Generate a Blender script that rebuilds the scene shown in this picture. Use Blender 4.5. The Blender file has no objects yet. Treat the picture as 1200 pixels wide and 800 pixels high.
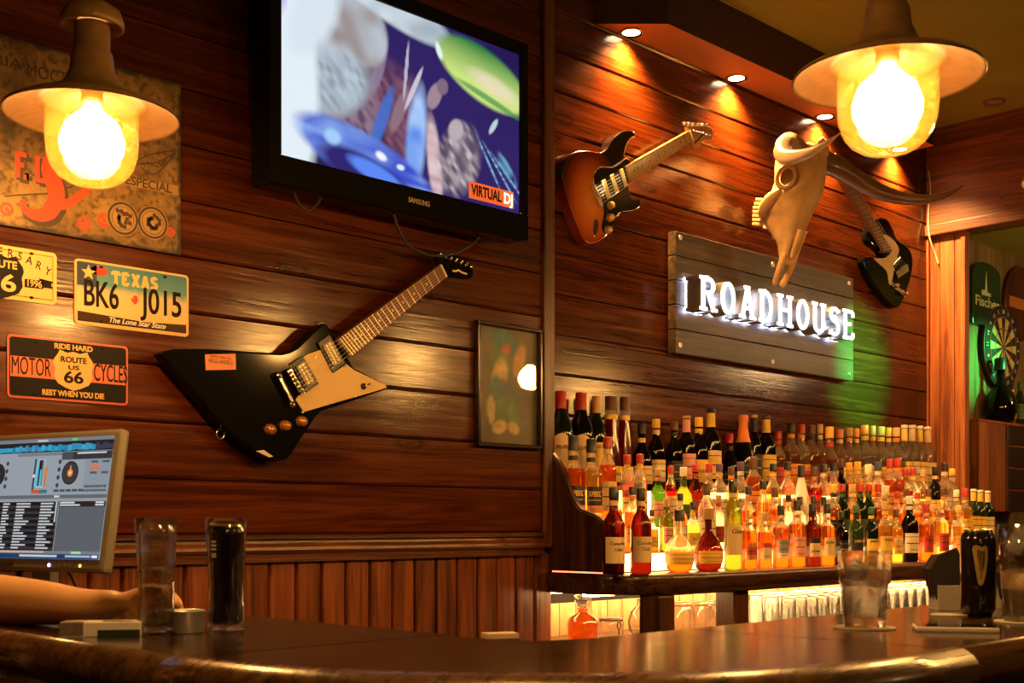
import bpy, bmesh, math, random
from mathutils import Vector, Matrix
random.seed(7)
S = bpy.context.scene
C = S.collection
PI = math.pi

# ---------------------------------------------------------------- camera
F = 1450.0                       # focal length in pixels of a 1200 x 800 frame
HOR = 613.0                      # image row of the horizon (verticals stay vertical: shifted lens)
CZ = 1.28
TH = math.radians(45.2)          # the view axis, measured from the bar wall's direction (+X)
FWD = Vector((math.cos(TH), math.sin(TH), 0)); RGT = Vector((math.sin(TH), -math.cos(TH), 0))
cd = bpy.data.cameras.new('camera'); cam = bpy.data.objects.new('camera', cd); C.objects.link(cam)
cam.location = (0, 0, CZ); cam.rotation_euler = (PI/2, 0, TH - PI/2)
cd.sensor_width = 36; cd.lens = 36*F/1200; cd.shift_y = (HOR-400)/1200; cd.clip_start = .05
cd.dof.use_dof = True; cd.dof.focus_distance = 4.1; cd.dof.aperture_fstop = 8.0
S.camera = cam

# ---------------------------------------------------------------- world, exposure
w = bpy.data.worlds.new('dim_room'); S.world = w; w.use_nodes = True
w.node_tree.nodes['Background'].inputs[0].default_value = (.9, .5, .25, 1)
w.node_tree.nodes['Background'].inputs[1].default_value = .015
S.view_settings.view_transform = 'Standard'; S.view_settings.look = 'None'
S.view_settings.exposure = 0.3; S.view_settings.gamma = 1; S.view_settings.use_curve_mapping = False
S.cycles.caustics_reflective = False; S.cycles.caustics_refractive = False
S.cycles.sample_clamp_indirect = 4; S.cycles.max_bounces = 12; S.cycles.transparent_max_bounces = 24
S.cycles.transmission_bounces = 8; S.cycles.use_denoising = True
WARM = (1.0, .56, .20)
PENDANT_W = 16.5; DOWN_W = 250; GREEN_W = 3200; FILL_W = 20

# ---------------------------------------------------------------- picking points of the place
def ray(px, py): return FWD + RGT*((px-600)/F) + Vector((0, 0, (HOR-py)/F))
def onY(px, py, y):
    d = ray(px, py); return d*(y/d.y) + Vector((0, 0, CZ))
def onX(px, py, x):
    d = ray(px, py); return d*(x/d.x) + Vector((0, 0, CZ))
def onZ(px, py, z):
    d = ray(px, py); return d*((z-CZ)/d.z) + Vector((0, 0, CZ))
def atD(px, py, d): return ray(px, py)*d + Vector((0, 0, CZ))

# ---------------------------------------------------------------- object helpers
def tag(o, label, cat, group=None):
    o['label'] = label; o['category'] = cat
    if group: o['group'] = group
    return o
def thing(name, label, cat, loc=(0, 0, 0), rot=(0, 0, 0), group=None):
    o = bpy.data.objects.new(name, None); C.objects.link(o); o.empty_display_size = .05
    o.location = loc; o.rotation_euler = rot
    return tag(o, label, cat, group)
def link(name, me, parent=None, loc=None, rot=None):
    o = bpy.data.objects.new(name, me); C.objects.link(o)
    if parent: o.parent = parent
    if loc is not None: o.location = loc
    if rot is not None: o.rotation_euler = rot
    return o
def setting(o, label=None, cat=None):
    o['kind'] = 'structure'
    if label: o['label'] = label
    if cat: o['category'] = cat
    return o

class MB:
    def __init__(s): s.v = []; s.f = []; s.m = []; s.sm = []
    def add(s, vs, fs, mi=0, smooth=False):
        n = len(s.v); s.v += [tuple(v) for v in vs]
        for f in fs: s.f.append(tuple(i+n for i in f)); s.m.append(mi); s.sm.append(smooth)
        return s
    def box(s, a, b, mi=0, bev=0):
        x0, y0, z0 = (min(a[i], b[i]) for i in range(3)); x1, y1, z1 = (max(a[i], b[i]) for i in range(3))
        if bev <= 0:
            return s.add([(x0,y0,z0),(x1,y0,z0),(x1,y1,z0),(x0,y1,z0),(x0,y0,z1),(x1,y0,z1),(x1,y1,z1),(x0,y1,z1)],
                  [(0,3,2,1),(4,5,6,7),(0,1,5,4),(1,2,6,5),(2,3,7,6),(3,0,4,7)], mi)
        bm = bmesh.new(); bmesh.ops.create_cube(bm, size=1)
        for v in bm.verts: v.co = ((x0+x1)/2+v.co.x*(x1-x0), (y0+y1)/2+v.co.y*(y1-y0), (z0+z1)/2+v.co.z*(z1-z0))
        bmesh.ops.bevel(bm, geom=bm.edges[:], offset=bev, segments=2, profile=.6, affect='EDGES')
        return s.bm(bm, mi)
    def bm(s, bm, mi=0, smooth=False, mat=None):
        bm.verts.index_update()
        vs = [(mat @ v.co) if mat else v.co.copy() for v in bm.verts]
        s.add(vs, [[v.index for v in f.verts] for f in bm.faces], mi, smooth); bm.free(); return s
    def prism(s, poly, y0, y1, mi=0, bev=0, segs=2):
        """outline in the wall plane (x, z) between two depths y"""
        bm = bmesh.new(); vs = [bm.verts.new((p[0], y0, p[1])) for p in poly]
        f = bm.faces.new(vs); r = bmesh.ops.extrude_face_region(bm, geom=[f])
        nv = [g for g in r['geom'] if isinstance(g, bmesh.types.BMVert)]
        bmesh.ops.translate(bm, verts=nv, vec=(0, y1-y0, 0))
        bmesh.ops.recalc_face_normals(bm, faces=bm.faces[:])
        if bev:
            es = [e for e in bm.edges if len(e.link_faces) == 2 and any(len(q.verts) > 4 or abs(q.normal.y) > .9 for q in e.link_faces) and not all(abs(q.normal.y) > .9 for q in e.link_faces)]
            bmesh.ops.bevel(bm, geom=es, offset=bev, segments=segs, profile=.5, affect='EDGES', clamp_overlap=True)
        big = [q for q in bm.faces if len(q.verts) > 4]
        bmesh.ops.triangulate(bm, faces=big)
        return s.bm(bm, mi)
    def lathe(s, prof, n=24, c=(0, 0, 0), mi=0, smooth=True, cap=True, sx=1, sy=1, sup=2):
        """(r, z) profile turned about z; sup > 2 squares the section off"""
        rows = []
        for r, z in prof:
            row = []
            for i in range(n):
                a = 2*PI*i/n; ca, sa = math.cos(a), math.sin(a)
                k = 1.0 if sup == 2 else (abs(ca)**sup+abs(sa)**sup)**(-1/sup)
                row.append((c[0]+r*sx*ca*k, c[1]+r*sy*sa*k, c[2]+z))
            rows.append(row)
        vs = [v for row in rows for v in row]; fs = []
        for j in range(len(prof)-1):
            for i in range(n):
                k = (i+1) % n; fs.append((j*n+i, j*n+k, (j+1)*n+k, (j+1)*n+i))
        if cap:
            if prof[0][0] > 1e-6: fs.append(tuple(range(n-1, -1, -1)))
            if prof[-1][0] > 1e-6: fs.append(tuple((len(prof)-1)*n+i for i in range(n)))
        return s.add(vs, fs, mi, smooth)
    def tube(s, path, r, n=8, mi=0, closed=False, cap=True, flat=1.0):
        P = [Vector(p) for p in path]; m = len(P); rr = r if isinstance(r, (list, tuple)) else [r]*m
        up = None; vs = []; fs = []
        for i, p in enumerate(P):
            t = (P[min(i+1, m-1)]-P[max(i-1, 0)]) if not closed else (P[(i+1) % m]-P[i-1])
            t.normalize()
            if up is None: up = t.orthogonal().normalized() if abs(t.z) > .9 else Vector((0, 0, 1))
            a = t.cross(up); a.normalize(); b = a.cross(t); up = b
            for k in range(n):
                q = 2*PI*k/n; vs.append(p + a*math.cos(q)*rr[i] + b*math.sin(q)*rr[i]*flat)
        for i in range(m if closed else m-1):
            j = (i+1) % m
            for k in range(n):
                l = (k+1) % n; fs.append((i*n+k, i*n+l, j*n+l, j*n+k))
        if cap and not closed: fs += [tuple(range(n-1, -1, -1)), tuple((m-1)*n+k for k in range(n))]
        return s.add(vs, fs, mi, True)
    def mesh(s, name, mats):
        me = bpy.data.meshes.new(name); me.from_pydata(s.v, [], s.f)
        for m in (mats if isinstance(mats, (list, tuple)) else [mats]): me.materials.append(m)
        me.polygons.foreach_set('material_index', s.m); me.polygons.foreach_set('use_smooth', s.sm)
        bm = bmesh.new(); bm.from_mesh(me); bmesh.ops.recalc_face_normals(bm, faces=bm.faces[:]); bm.to_mesh(me); bm.free()
        me.update(); return me
    def build(s, name, mats, parent=None, loc=None, rot=None): return link(name, s.mesh(name, mats), parent, loc, rot)
def box(name, a, b, mat, parent=None, bev=0, **k): return MB().box(a, b, bev=bev).build(name, mat, parent, **k)

def spline(pts, n=8, closed=False):
    """Catmull-Rom through points of any dimension"""
    out = []; m = len(pts)
    for i in range(m if closed else m-1):
        p0, p1, p2, p3 = (pts[(i+k) % m] if closed else pts[min(max(i+k, 0), m-1)] for k in (-1, 0, 1, 2))
        for j in range(n):
            t = j/n
            out.append(tuple(.5*((2*b)+(c-a)*t+(2*a-5*b+4*c-d)*t*t+(3*b-a-3*c+d)*t**3) for a, b, c, d in zip(p0, p1, p2, p3)))
    if not closed: out.append(tuple(pts[-1]))
    return out

# ---------------------------------------------------------------- materials
MATS = {}
def newmat(name):
    m = bpy.data.materials.new(name); m.use_nodes = True; return m, m.node_tree.nodes, m.node_tree.links, m.node_tree.nodes['Principled BSDF']
def plain(name, col, rough=.5, metal=0, spec=.5, noise=0, nscale=30, bump=0, trans=0, ior=1.45, coat=0):
    if name in MATS: return MATS[name]
    m, N, L, P = newmat(name)
    P.inputs['Base Color'].default_value = (*col, 1); P.inputs['Roughness'].default_value = rough
    P.inputs['Metallic'].default_value = metal; P.inputs['Specular IOR Level'].default_value = spec
    P.inputs['Transmission Weight'].default_value = trans; P.inputs['IOR'].default_value = ior
    P.inputs['Coat Weight'].default_value = coat
    if noise or bump:
        tc = N.new('ShaderNodeTexCoord'); nz = N.new('ShaderNodeTexNoise'); nz.inputs['Scale'].default_value = nscale; nz.inputs['Detail'].default_value = 6
        L.new(tc.outputs['Object'], nz.inputs['Vector'])
        if noise:
            mx = N.new('ShaderNodeMix'); mx.data_type = 'RGBA'; mx.blend_type = 'MULTIPLY'; mx.inputs[0].default_value = noise
            mx.inputs[6].default_value = (*col, 1); L.new(nz.outputs['Fac'], mx.inputs[7]); L.new(mx.outputs[2], P.inputs['Base Color'])
        if bump:
            b = N.new('ShaderNodeBump'); b.inputs['Strength'].default_value = bump; b.inputs['Distance'].default_value = .004
            L.new(nz.outputs['Fac'], b.inputs['Height']); L.new(b.outputs[0], P.inputs['Normal'])
    MATS[name] = m; return m
def glow(name, col, strength, base=None):
    if name in MATS: return MATS[name]
    m, N, L, P = newmat(name)
    P.inputs['Base Color'].default_value = (*(base or col), 1); P.inputs['Emission Color'].default_value = (*col, 1); P.inputs['Emission Strength'].default_value = strength
    MATS[name] = m; return m
def wood(name, dark, mid, light, axis=0, rough=.32, knots=.8, bump=.25, scale=1.0, vary=.35, spec=.5, coat=0):
    if name in MATS: return MATS[name]
    m, N, L, P = newmat(name)
    tc = N.new('ShaderNodeTexCoord'); oi = N.new('ShaderNodeObjectInfo')
    mul = N.new('ShaderNodeVectorMath'); mul.operation = 'SCALE'; mul.inputs[0].default_value = (37, 23, 11); L.new(oi.outputs['Random'], mul.inputs['Scale'])
    ad = N.new('ShaderNodeVectorMath'); L.new(tc.outputs['Object'], ad.inputs[0]); L.new(mul.outputs[0], ad.inputs[1])
    def mp(al, ac):
        q = N.new('ShaderNodeMapping'); sc = [ac*scale]*3; sc[axis] = al*scale; q.inputs['Scale'].default_value = sc; L.new(ad.outputs[0], q.inputs[0]); return q
    def nz(al, ac, det, dist=0):
        t = N.new('ShaderNodeTexNoise'); t.inputs['Scale'].default_value = 1; t.inputs['Detail'].default_value = det; t.inputs['Roughness'].default_value = .62
        t.inputs['Distortion'].default_value = dist; L.new(mp(al, ac).outputs[0], t.inputs['Vector']); return t
    g1 = nz(1.3, 30, 5, 1.1); g2 = nz(6, 190, 3); g3 = nz(.9, 5.0, 3)
    ramp = N.new('ShaderNodeValToRGB'); e = ramp.color_ramp.elements
    e[0].position = .34; e[0].color = (*dark, 1); e[1].position = .68; e[1].color = (*light, 1); k = e.new(.5); k.color = (*mid, 1)
    a = N.new('ShaderNodeMath'); a.operation = 'MULTIPLY_ADD'; L.new(g2.outputs['Fac'], a.inputs[0]); a.inputs[1].default_value = .45; L.new(g1.outputs['Fac'], a.inputs[2])
    b = N.new('ShaderNodeMath'); b.operation = 'MULTIPLY_ADD'; L.new(g3.outputs['Fac'], b.inputs[0]); b.inputs[1].default_value = .5; L.new(a.outputs[0], b.inputs[2])
    c = N.new('ShaderNodeMath'); c.operation = 'SUBTRACT'; L.new(b.outputs[0], c.inputs[0]); c.inputs[1].default_value = .47; L.new(c.outputs[0], ramp.inputs[0])
    col = ramp.outputs[0]
    if knots:
        vo = N.new('ShaderNodeTexVoronoi'); vo.inputs['Scale'].default_value = 1; L.new(mp(2.1, 6.5).outputs[0], vo.inputs['Vector'])
        kr = N.new('ShaderNodeValToRGB'); q = kr.color_ramp.elements; q[0].position = .0; q[0].color = (.16, .12, .1, 1); q[1].position = .16; q[1].color = (1, 1, 1, 1)
        q2 = q.new(.075); q2.color = (.75, .7, .6, 1); q3 = q.new(.1); q3.color = (.38, .3, .25, 1)
        L.new(vo.outputs['Distance'], kr.inputs[0])
        mk = N.new('ShaderNodeMix'); mk.data_type = 'RGBA'; mk.blend_type = 'MULTIPLY'; mk.inputs[0].default_value = knots
        L.new(col, mk.inputs[6]); L.new(kr.outputs[0], mk.inputs[7]); col = mk.outputs[2]
    hv = N.new('ShaderNodeHueSaturation'); L.new(col, hv.inputs['Color'])
    vv = N.new('ShaderNodeMath'); vv.operation = 'MULTIPLY_ADD'; L.new(oi.outputs['Random'], vv.inputs[0]); vv.inputs[1].default_value = vary; vv.inputs[2].default_value = 1-vary/2
    L.new(vv.outputs[0], hv.inputs['Value']); L.new(hv.outputs[0], P.inputs['Base Color'])
    rr = N.new('ShaderNodeMath'); rr.operation = 'MULTIPLY_ADD'; L.new(a.outputs[0], rr.inputs[0]); rr.inputs[1].default_value = .22; rr.inputs[2].default_value = rough-.12; L.new(rr.outputs[0], P.inputs['Roughness'])
    bp = N.new('ShaderNodeBump'); bp.inputs['Strength'].default_value = bump; bp.inputs['Distance'].default_value = .004; L.new(b.outputs[0], bp.inputs['Height']); L.new(bp.outputs[0], P.inputs['Normal'])
    P.inputs['Specular IOR Level'].default_value = spec; P.inputs['Coat Weight'].default_value = coat; P.inputs['Coat Roughness'].default_value = .12
    MATS[name] = m; return m
def printed(name, emit=0, rough=.4):
    """flat print or screen picture held in the mesh's own colour layer"""
    if name in MATS: return MATS[name]
    m, N, L, P = newmat(name); at = N.new('ShaderNodeAttribute'); at.attribute_name = 'print'
    if emit:
        P.inputs['Base Color'].default_value = (.01, .01, .01, 1); L.new(at.outputs['Color'], P.inputs['Emission Color']); P.inputs['Emission Strength'].default_value = emit
    else: L.new(at.outputs['Color'], P.inputs['Base Color'])
    P.inputs['Roughness'].default_value = rough; MATS[name] = m; return m
def schlick(N, L, f0=.04):
    """reflectance the same from either side of a thin wall"""
    lw = N.new('ShaderNodeLayerWeight'); lw.inputs[0].default_value = .5; p = N.new('ShaderNodeMath'); p.operation = 'POWER'; L.new(lw.outputs['Facing'], p.inputs[0]); p.inputs[1].default_value = 4
    m = N.new('ShaderNodeMath'); m.operation = 'MULTIPLY_ADD'; L.new(p.outputs[0], m.inputs[0]); m.inputs[1].default_value = 1-f0; m.inputs[2].default_value = f0; return m.outputs[0]
def lin(c):
    return tuple((x/255/12.92 if x/255 <= .04045 else ((x/255+.055)/1.055)**2.4) for x in c)

# ---------------------------------------------------------------- lettering
TXT = {}
def text(body, size, mat, parent, loc, rot=(PI/2, 0, 0), bold=0, ext=.0006, align='CENTER', sx=1.0, name='lettering', shear=0, space=1, width=None):
    key = (body, bold, round(ext/size, 4), align, shear, space)
    if key not in TXT:
        c = bpy.data.curves.new('lettering', 'FONT'); c.body = body; c.size = 1; c.extrude = ext/size; c.offset = bold; c.align_x = align; c.align_y = 'CENTER'; c.shear = shear
        c.space_character = space; c.resolution_u = 4
        o = bpy.data.objects.new('lettering', c); me = bpy.data.meshes.new_from_object(o); bpy.data.objects.remove(o); bpy.data.curves.remove(c); me.name = 'lettering'; TXT[key] = me
    me = TXT[key].copy(); me.materials.clear(); me.materials.append(mat)
    if width:
        xs = [v.co.x for v in me.vertices]; sx = width/((max(xs)-min(xs))*size)
    o = link(name, me, parent, loc, rot); o.scale = (size*sx, size, size); return o

# slab-serif letters on a 1-high grid: strokes (polylines) and serif bars
def arc(cx, cy, rx, ry, a0, a1, n=10): return [(cx+rx*math.cos(math.radians(a0+(a1-a0)*i/n)), cy+ry*math.sin(math.radians(a0+(a1-a0)*i/n))) for i in range(n+1)]
SLAB = {
 'R': (.62, [[(.12,0),(.12,1)], [(.12,.94),(.3,.94)]+arc(.3,.735,.2,.205,90,-90)+[(.12,.53)], [(.3,.53),(.52,0)]], [(.0,.26,0),(.0,.2,1),(.42,.64,0)]),
 'O': (.6, [arc(.3,.5,.21,.43,90,450,24)], []),
 'A': (.66, [[(.12,0),(.33,.97)], [(.54,0),(.33,.97)], [(.2,.33),(.46,.33)]], [(0,.24,0),(.42,.66,0),(.2,.42,1)]),
 'D': (.62, [[(.12,0),(.12,1)], [(.12,.94),(.26,.94)]+arc(.26,.5,.24,.44,90,-90,16)+[(.12,.06)]], [(.0,.2,0),(.0,.2,1)]),
 'H': (.68, [[(.13,0),(.13,1)], [(.55,0),(.55,1)], [(.13,.52),(.55,.52)]], [(0,.26,0),(0,.26,1),(.42,.68,0),(.42,.68,1)]),
 'U': (.62, [[(.12,1),(.12,.3)]+arc(.31,.27,.19,.21,180,360,12)+[(.5,1)]], [(0,.24,1),(.38,.62,1)]),
 'S': (.56, [arc(.29,.73,.18,.2,20,270,12)[:-1]+arc(.27,.29,.19,.22,90,-160,12)], [(.4,.52,.86),(.02,.14,.1)]),
 'E': (.56, [[(.12,0),(.12,1)], [(.12,.94),(.48,.94)], [(.12,.52),(.38,.52)], [(.12,.06),(.48,.06)], [(.48,.94),(.48,.76)], [(.48,.06),(.48,.24)]], [(0,.2,0),(0,.2,1)]),
 'T': (.6, [[(.3,0),(.3,1)], [(.04,.94),(.56,.94)], [(.04,.94),(.04,.72)], [(.56,.94),(.56,.72)]], [(.16,.44,0)]),
 'X': (.64, [[(.1,0),(.54,1)], [(.54,0),(.1,1)]], [(0,.22,0),(.42,.64,0),(0,.22,1),(.42,.64,1)]),
 'L': (.54, [[(.12,0),(.12,1)], [(.12,.06),(.48,.06)], [(.48,.06),(.48,.26)]], [(0,.24,0),(0,.24,1)]),
}
def ribbon(pts, t, closed=False):
    """outline quads of a stroke of width t"""
    P = [Vector((p[0], p[1])) for p in pts]; n = len(P); Ls = []; Rs = []
    for i in range(n):
        d0 = (P[i]-P[i-1]) if i else (P[1]-P[0] if not closed else P[0]-P[-2]); d1 = (P[i+1]-P[i]) if i < n-1 else (d0 if not closed else P[1]-P[0])
        d0 = d0.normalized(); d1 = d1.normalized(); d = (d0+d1); d = d.normalized() if d.length > 1e-6 else d1
        k = min(1/max(d.dot(d1), .4), 1.6); nr = Vector((-d.y, d.x))*t/2*k; Ls.append(P[i]+nr); Rs.append(P[i]-nr)
    return Ls, Rs
def slab_letter(ch, h, t, y0, y1, wx=1.0, mb=None, ox=0, oz=0):
    wd, st, serif = SLAB[ch]; mb = mb or MB()
    for ks, s in enumerate(st):
        ya = y0+(.00012*ks if y0 < y1 else -.00012*ks); closed = (Vector(s[0])-Vector(s[-1])).length < 1e-3
        Ls, Rs = ribbon(s, t, closed); n = len(s)
        vs = []; fs = []
        for i in range(n):
            for q in (Ls[i], Rs[i]):
                for y in (ya, y1): vs.append((ox+q.x*h*wx, y, oz+q.y*h))
        for i in range(n-1):
            a = i*4; b = a+4
            fs += [(a, b, b+2, a+2), (a+1, a+3, b+3, b+1), (a, a+1, b+1, b), (a+2, b+2, b+3, a+3)]
        if not closed: fs += [(0, 2, 3, 1), (4*n-4, 4*n-3, 4*n-1, 4*n-2)]
        mb.add(vs, fs)
    for ks, (x0, x1, yy) in enumerate(serif):
        zc = min(max(yy, .05), .95); mb.box((ox+x0*h*wx, y0+(.00006 if y0 < y1 else -.00006)*(2*ks+1), oz+(zc-.05)*h), (ox+x1*h*wx, y1, oz+(zc+.05)*h))
    return mb, wd*h*wx
# ---------------------------------------------------------------- materials of the place
W_PLANK = wood('dark_stained_plank', (.035,.0064,.0009), (.057,.0106,.0014), (.092,.0185,.0026), rough=.135, bump=.12, spec=.42)
W_VERT = wood('stained_vertical_board', (.07,.015,.0028), (.17,.04,.007), (.27,.072,.014), axis=2, rough=.36, bump=.2)
W_TRIM = wood('stained_trim', (.03,.008,.002), (.075,.021,.005), (.13,.04,.009), rough=.3, knots=0)
W_TRIMV = wood('stained_post', (.03,.008,.002), (.075,.021,.005), (.13,.04,.009), axis=2, rough=.3, knots=0)
W_RIGHT = wood('red_brown_board', (.12,.030,.007), (.25,.066,.015), (.36,.11,.026), axis=2, rough=.42, bump=.3)
W_RIGHTH = wood('red_brown_beam', (.07,.018,.0045), (.14,.038,.009), (.22,.066,.017), axis=1, rough=.4, bump=.3)
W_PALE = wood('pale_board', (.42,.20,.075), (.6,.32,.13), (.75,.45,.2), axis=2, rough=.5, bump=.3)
W_BAR = wood('varnished_bar_top', (.010,.0035,.0013), (.026,.009,.003), (.05,.018,.006), rough=.15, knots=0, bump=.02, spec=.6, coat=.5)
W_BARV = wood('varnished_bar_top_cross', (.010,.0035,.0013), (.026,.009,.003), (.05,.018,.006), axis=1, rough=.15, knots=0, bump=.02, spec=.6, coat=.5)
W_SHELF = wood('varnished_shelf', (.015,.005,.0015), (.045,.014,.004), (.085,.028,.008), rough=.25, knots=0, bump=.06)
W_SHELFV = wood('varnished_panel', (.02,.006,.002), (.05,.015,.0045), (.09,.028,.008), axis=2, rough=.28, knots=0, bump=.1)
BACKING = plain('dark_gap', (.006,.003,.002), .8)
CEIL = plain('olive_ceiling_paint', (.42,.40,.055), .7, noise=.3, nscale=3)
SOFFIT = plain('orange_soffit_paint', (.42,.15,.035), .55, noise=.15, nscale=4)
FASCIA = plain('brown_fascia', (.045,.016,.006), .5, noise=.4, nscale=8)
FLOOR = wood('dark_floor_board', (.02,.01,.005), (.05,.025,.012), (.09,.05,.025), rough=.5)
BRASS = plain('aged_brass', (.30,.165,.055), .5, metal=.25, noise=.6, nscale=45, bump=.2)
BRASS_D = plain('dark_brass', (.13,.07,.025), .5, metal=.7, noise=.6, nscale=40)
CHROME = plain('chrome', (.78,.76,.72), .14, metal=1)
STEEL = plain('brushed_steel', (.55,.54,.52), .32, metal=1)
GOLDM = plain('gold_metal', (.85,.55,.2), .25, metal=1)
BLACK = plain('black_plastic', (.012,.012,.013), .35)
GLOSSB = plain('gloss_black', (.004,.004,.004), .09, spec=.22)
WHITE = plain('white_print', (.75,.72,.66), .5)
INK = plain('black_ink', (.010,.008,.007), .6, spec=.15)
RED = plain('red_print', (.55,.04,.02), .45)
CREAM = plain('cream_plastic', (.72,.55,.28), .4)
SCREW = plain('screw_metal', (.7,.6,.42), .3, metal=1)

YL, YB, XE, XR = 2.83, 3.02, 2.955, 6.0     # plank wall with the screen, back-bar wall, where they meet, end wall
ZC, ZS = 3.29, 3.11                          # ceiling, underside of the downlight soffit

# ---------------------------------------------------------------- room shell
setting(box('floor', (-1.6,-2.6,-.05), (8.2,3.4,0), FLOOR))
setting(box('ceiling', (-1.6,-2.6,ZC), (8.2,3.4,ZC+.06), CEIL))
setting(box('wall_rear', (-1.6,-2.7,0), (8.2,-2.6,ZC), FASCIA))
setting(box('wall_left_side', (-1.7,-2.6,0), (-1.6,3.0,ZC), FASCIA))
setting(box('wall_far_side', (8.2,-2.6,0), (8.3,3.4,ZC), FASCIA))

def plank(x0, x1, z0, z1, ywall, parent, mat, th=.02, gap=.003, bev=.005):
    """one tongue-and-groove board: bevelled long edges, its own origin at its middle"""
    L, H = (x1-x0)/2, (z1-z0)/2-gap/2
    prof = [(0, -H), (-th+bev, -H), (-th, -H+bev*1.2), (-th, H-bev*.6), (-th+bev, H), (0, H)]
    vs = [(sx*L, y, z) for sx in (-1, 1) for y, z in prof]; n = len(prof)
    fs = [(i, i+1, i+1+n, i+n) for i in range(n-1)] + [(n-1, 0, n, 2*n-1), tuple(range(n)), tuple(range(2*n-1, n-1, -1))]
    return MB().add(vs, fs).build('plank', mat, parent, loc=((x0+x1)/2, ywall, (z0+z1)/2))

PIT = .1415
wl = setting(box('wall_left', (-1.6,YL,0), (XE,YL+.06,ZC), BACKING), 'dark stained plank wall behind the television', 'wall')
z = 1.25
rng = random.Random(3)
while z < ZC-.005:
    plank(-1.6, XE-.03, z, min(z+PIT, ZC), YL, wl, W_PLANK); z += PIT
# vertical wainscot boards below the chair rail
x = -.5; vb = .085
vme = None
while x < XE-.03:
    if vme is None:
        H = (1.18-.1)/2; Wd = vb/2-.0055
        prof = [(-Wd-.004, 0), (-Wd, -.012), (-Wd+.004, -.015), (Wd-.004, -.015), (Wd, -.012), (Wd+.004, 0)]
        vs = [(a, b, s*H) for s in (-1, 1) for a, b in prof]; n = len(prof)
        vme = MB().add(vs, [(i, i+1, i+1+n, i+n) for i in range(n-1)]+[tuple(range(n)), tuple(range(2*n-1, n-1, -1))]).mesh('plank', W_VERT)
    link('plank', vme, wl, loc=(x+vb/2, YL, .1+(1.18-.1)/2)); x += vb
# moulded chair rail
prof = [(0,1.25),(-.030,1.25),(-.034,1.245),(-.034,1.238),(-.022,1.234),(-.024,1.226),(-.034,1.216),(-.036,1.208),(-.030,1.200),(-.024,1.197),(-.024,1.190),(-.030,1.187),(-.030,1.176),(0,1.176)]
n = len(prof)
vs = [(X, YL+y, zz) for X in (-1.6, XE-.02) for y, zz in prof]
setting(MB().add(vs, [(i, (i+1) % n, (i+1) % n+n, i+n) for i in range(n)]+[tuple(range(n)), tuple(range(2*n-1, n-1, -1))]).build('trim_1', W_TRIM), 'moulded chair rail above the upright boards', 'trim')
# corner post where the plank wall ends
q = setting(box('trim_2', (XE-.028,YL-.034,1.2), (XE+.012,YL+.19,ZC), W_TRIMV, bev=.006), 'upright corner post between the two plank walls', 'trim')
box('bead', (XE+.012,YL-.022,1.2), (XE+.034,YL+.0,ZC), W_TRIMV, q, bev=.005)

wb = setting(box('wall_back', (XE,YB,0), (8.2,YB+.06,ZC), BACKING), 'plank wall behind the bar', 'wall')
PB = .1433; z = 1.808-PB*5
while z < ZC-.005:
    plank(XE+.01, XR, z, min(z+PB, ZC), YB, wb, W_PLANK); z += PB
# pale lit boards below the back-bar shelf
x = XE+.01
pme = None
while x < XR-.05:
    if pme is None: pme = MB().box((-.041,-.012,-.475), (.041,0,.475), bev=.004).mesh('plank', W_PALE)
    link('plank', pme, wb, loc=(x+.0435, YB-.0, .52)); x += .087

# soffit with the downlights
SX0, SX1, SY = onY(690, 25, YB).x, 5.68, YB-.205
poly = [(SX0, YB), (SX0+.205, SY), (SX1, SY), (SX1, YB)]
def slab(poly, z0, z1, mi_side, mi_bot, mb):
    n = len(poly); vs = [(p[0], p[1], zz) for zz in (z0, z1) for p in poly]
    mb.add(vs, [tuple(range(n))], mi_bot); mb.add(vs, [tuple(range(n, 2*n))]+[(i, (i+1) % n, (i+1) % n+n, i+n) for i in range(n)], mi_side); return mb
so = setting(slab(poly, ZS, ZC, 1, 0, MB()).build('trim_3', [SOFFIT, FASCIA]), 'boxed soffit with orange underside above the bar wall', 'soffit')

def spot(name, loc, target, power, col, angle, blend, size, parent=None):
    l = bpy.data.lights.new(name, 'SPOT'); l.energy = power; l.color = col; l.spot_size = math.radians(angle); l.spot_blend = blend; l.shadow_soft_size = size
    o = bpy.data.objects.new(name, l); C.objects.link(o); o.location = loc
    o.rotation_euler = (Vector(target)-Vector(loc)).to_track_quat('-Z', 'Y').to_euler(); return o
LAMPG = glow('downlight_lens', (1, .72, .4), 22)
LAMPOFF = plain('unlit_lens', (.5,.4,.3), .2)
names = ['above the guitar headstock near the post', 'between guitar and horned skull', 'above the horned skull', 'beside the end wall']
for i, px in enumerate([(739,38),(861,92),(965,137),(1049,176)]):
    p = onZ(*px, ZS); p.y = min(max(p.y, SY+.06), YB-.06)
    t = thing('downlight', 'small round lit downlight in the soffit ' + names[i], 'downlight', (p.x, p.y, ZS), group='downlights in the soffit')
    MB().lathe([(.033,-.003),(.047,-.005),(.048,0),(.033,0)], 24, cap=False).build('ring', GOLDM, t)
    MB().lathe([(.0,-.001),(.0335,-.001)], 20, cap=False).build('lens', LAMPG, t)
    spot('downlight_beam', (p.x, p.y, ZS-.012), (p.x+.06, p.y+.045, 1.5), DOWN_W, (1, .52, .17), 128, 1, .03)
p = onZ(1165, 119, ZC)
t = thing('ceiling_spot', 'small unlit spot recessed in the olive ceiling', 'downlight', (p.x, p.y, ZC))
MB().lathe([(.035,-.004),(.05,-.006),(.052,0),(.035,0)], 24, cap=False).build('ring', BRASS, t); MB().lathe([(0,-.001),(.036,-.002)], 20, cap=False).build('lens', LAMPOFF, t)

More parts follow.
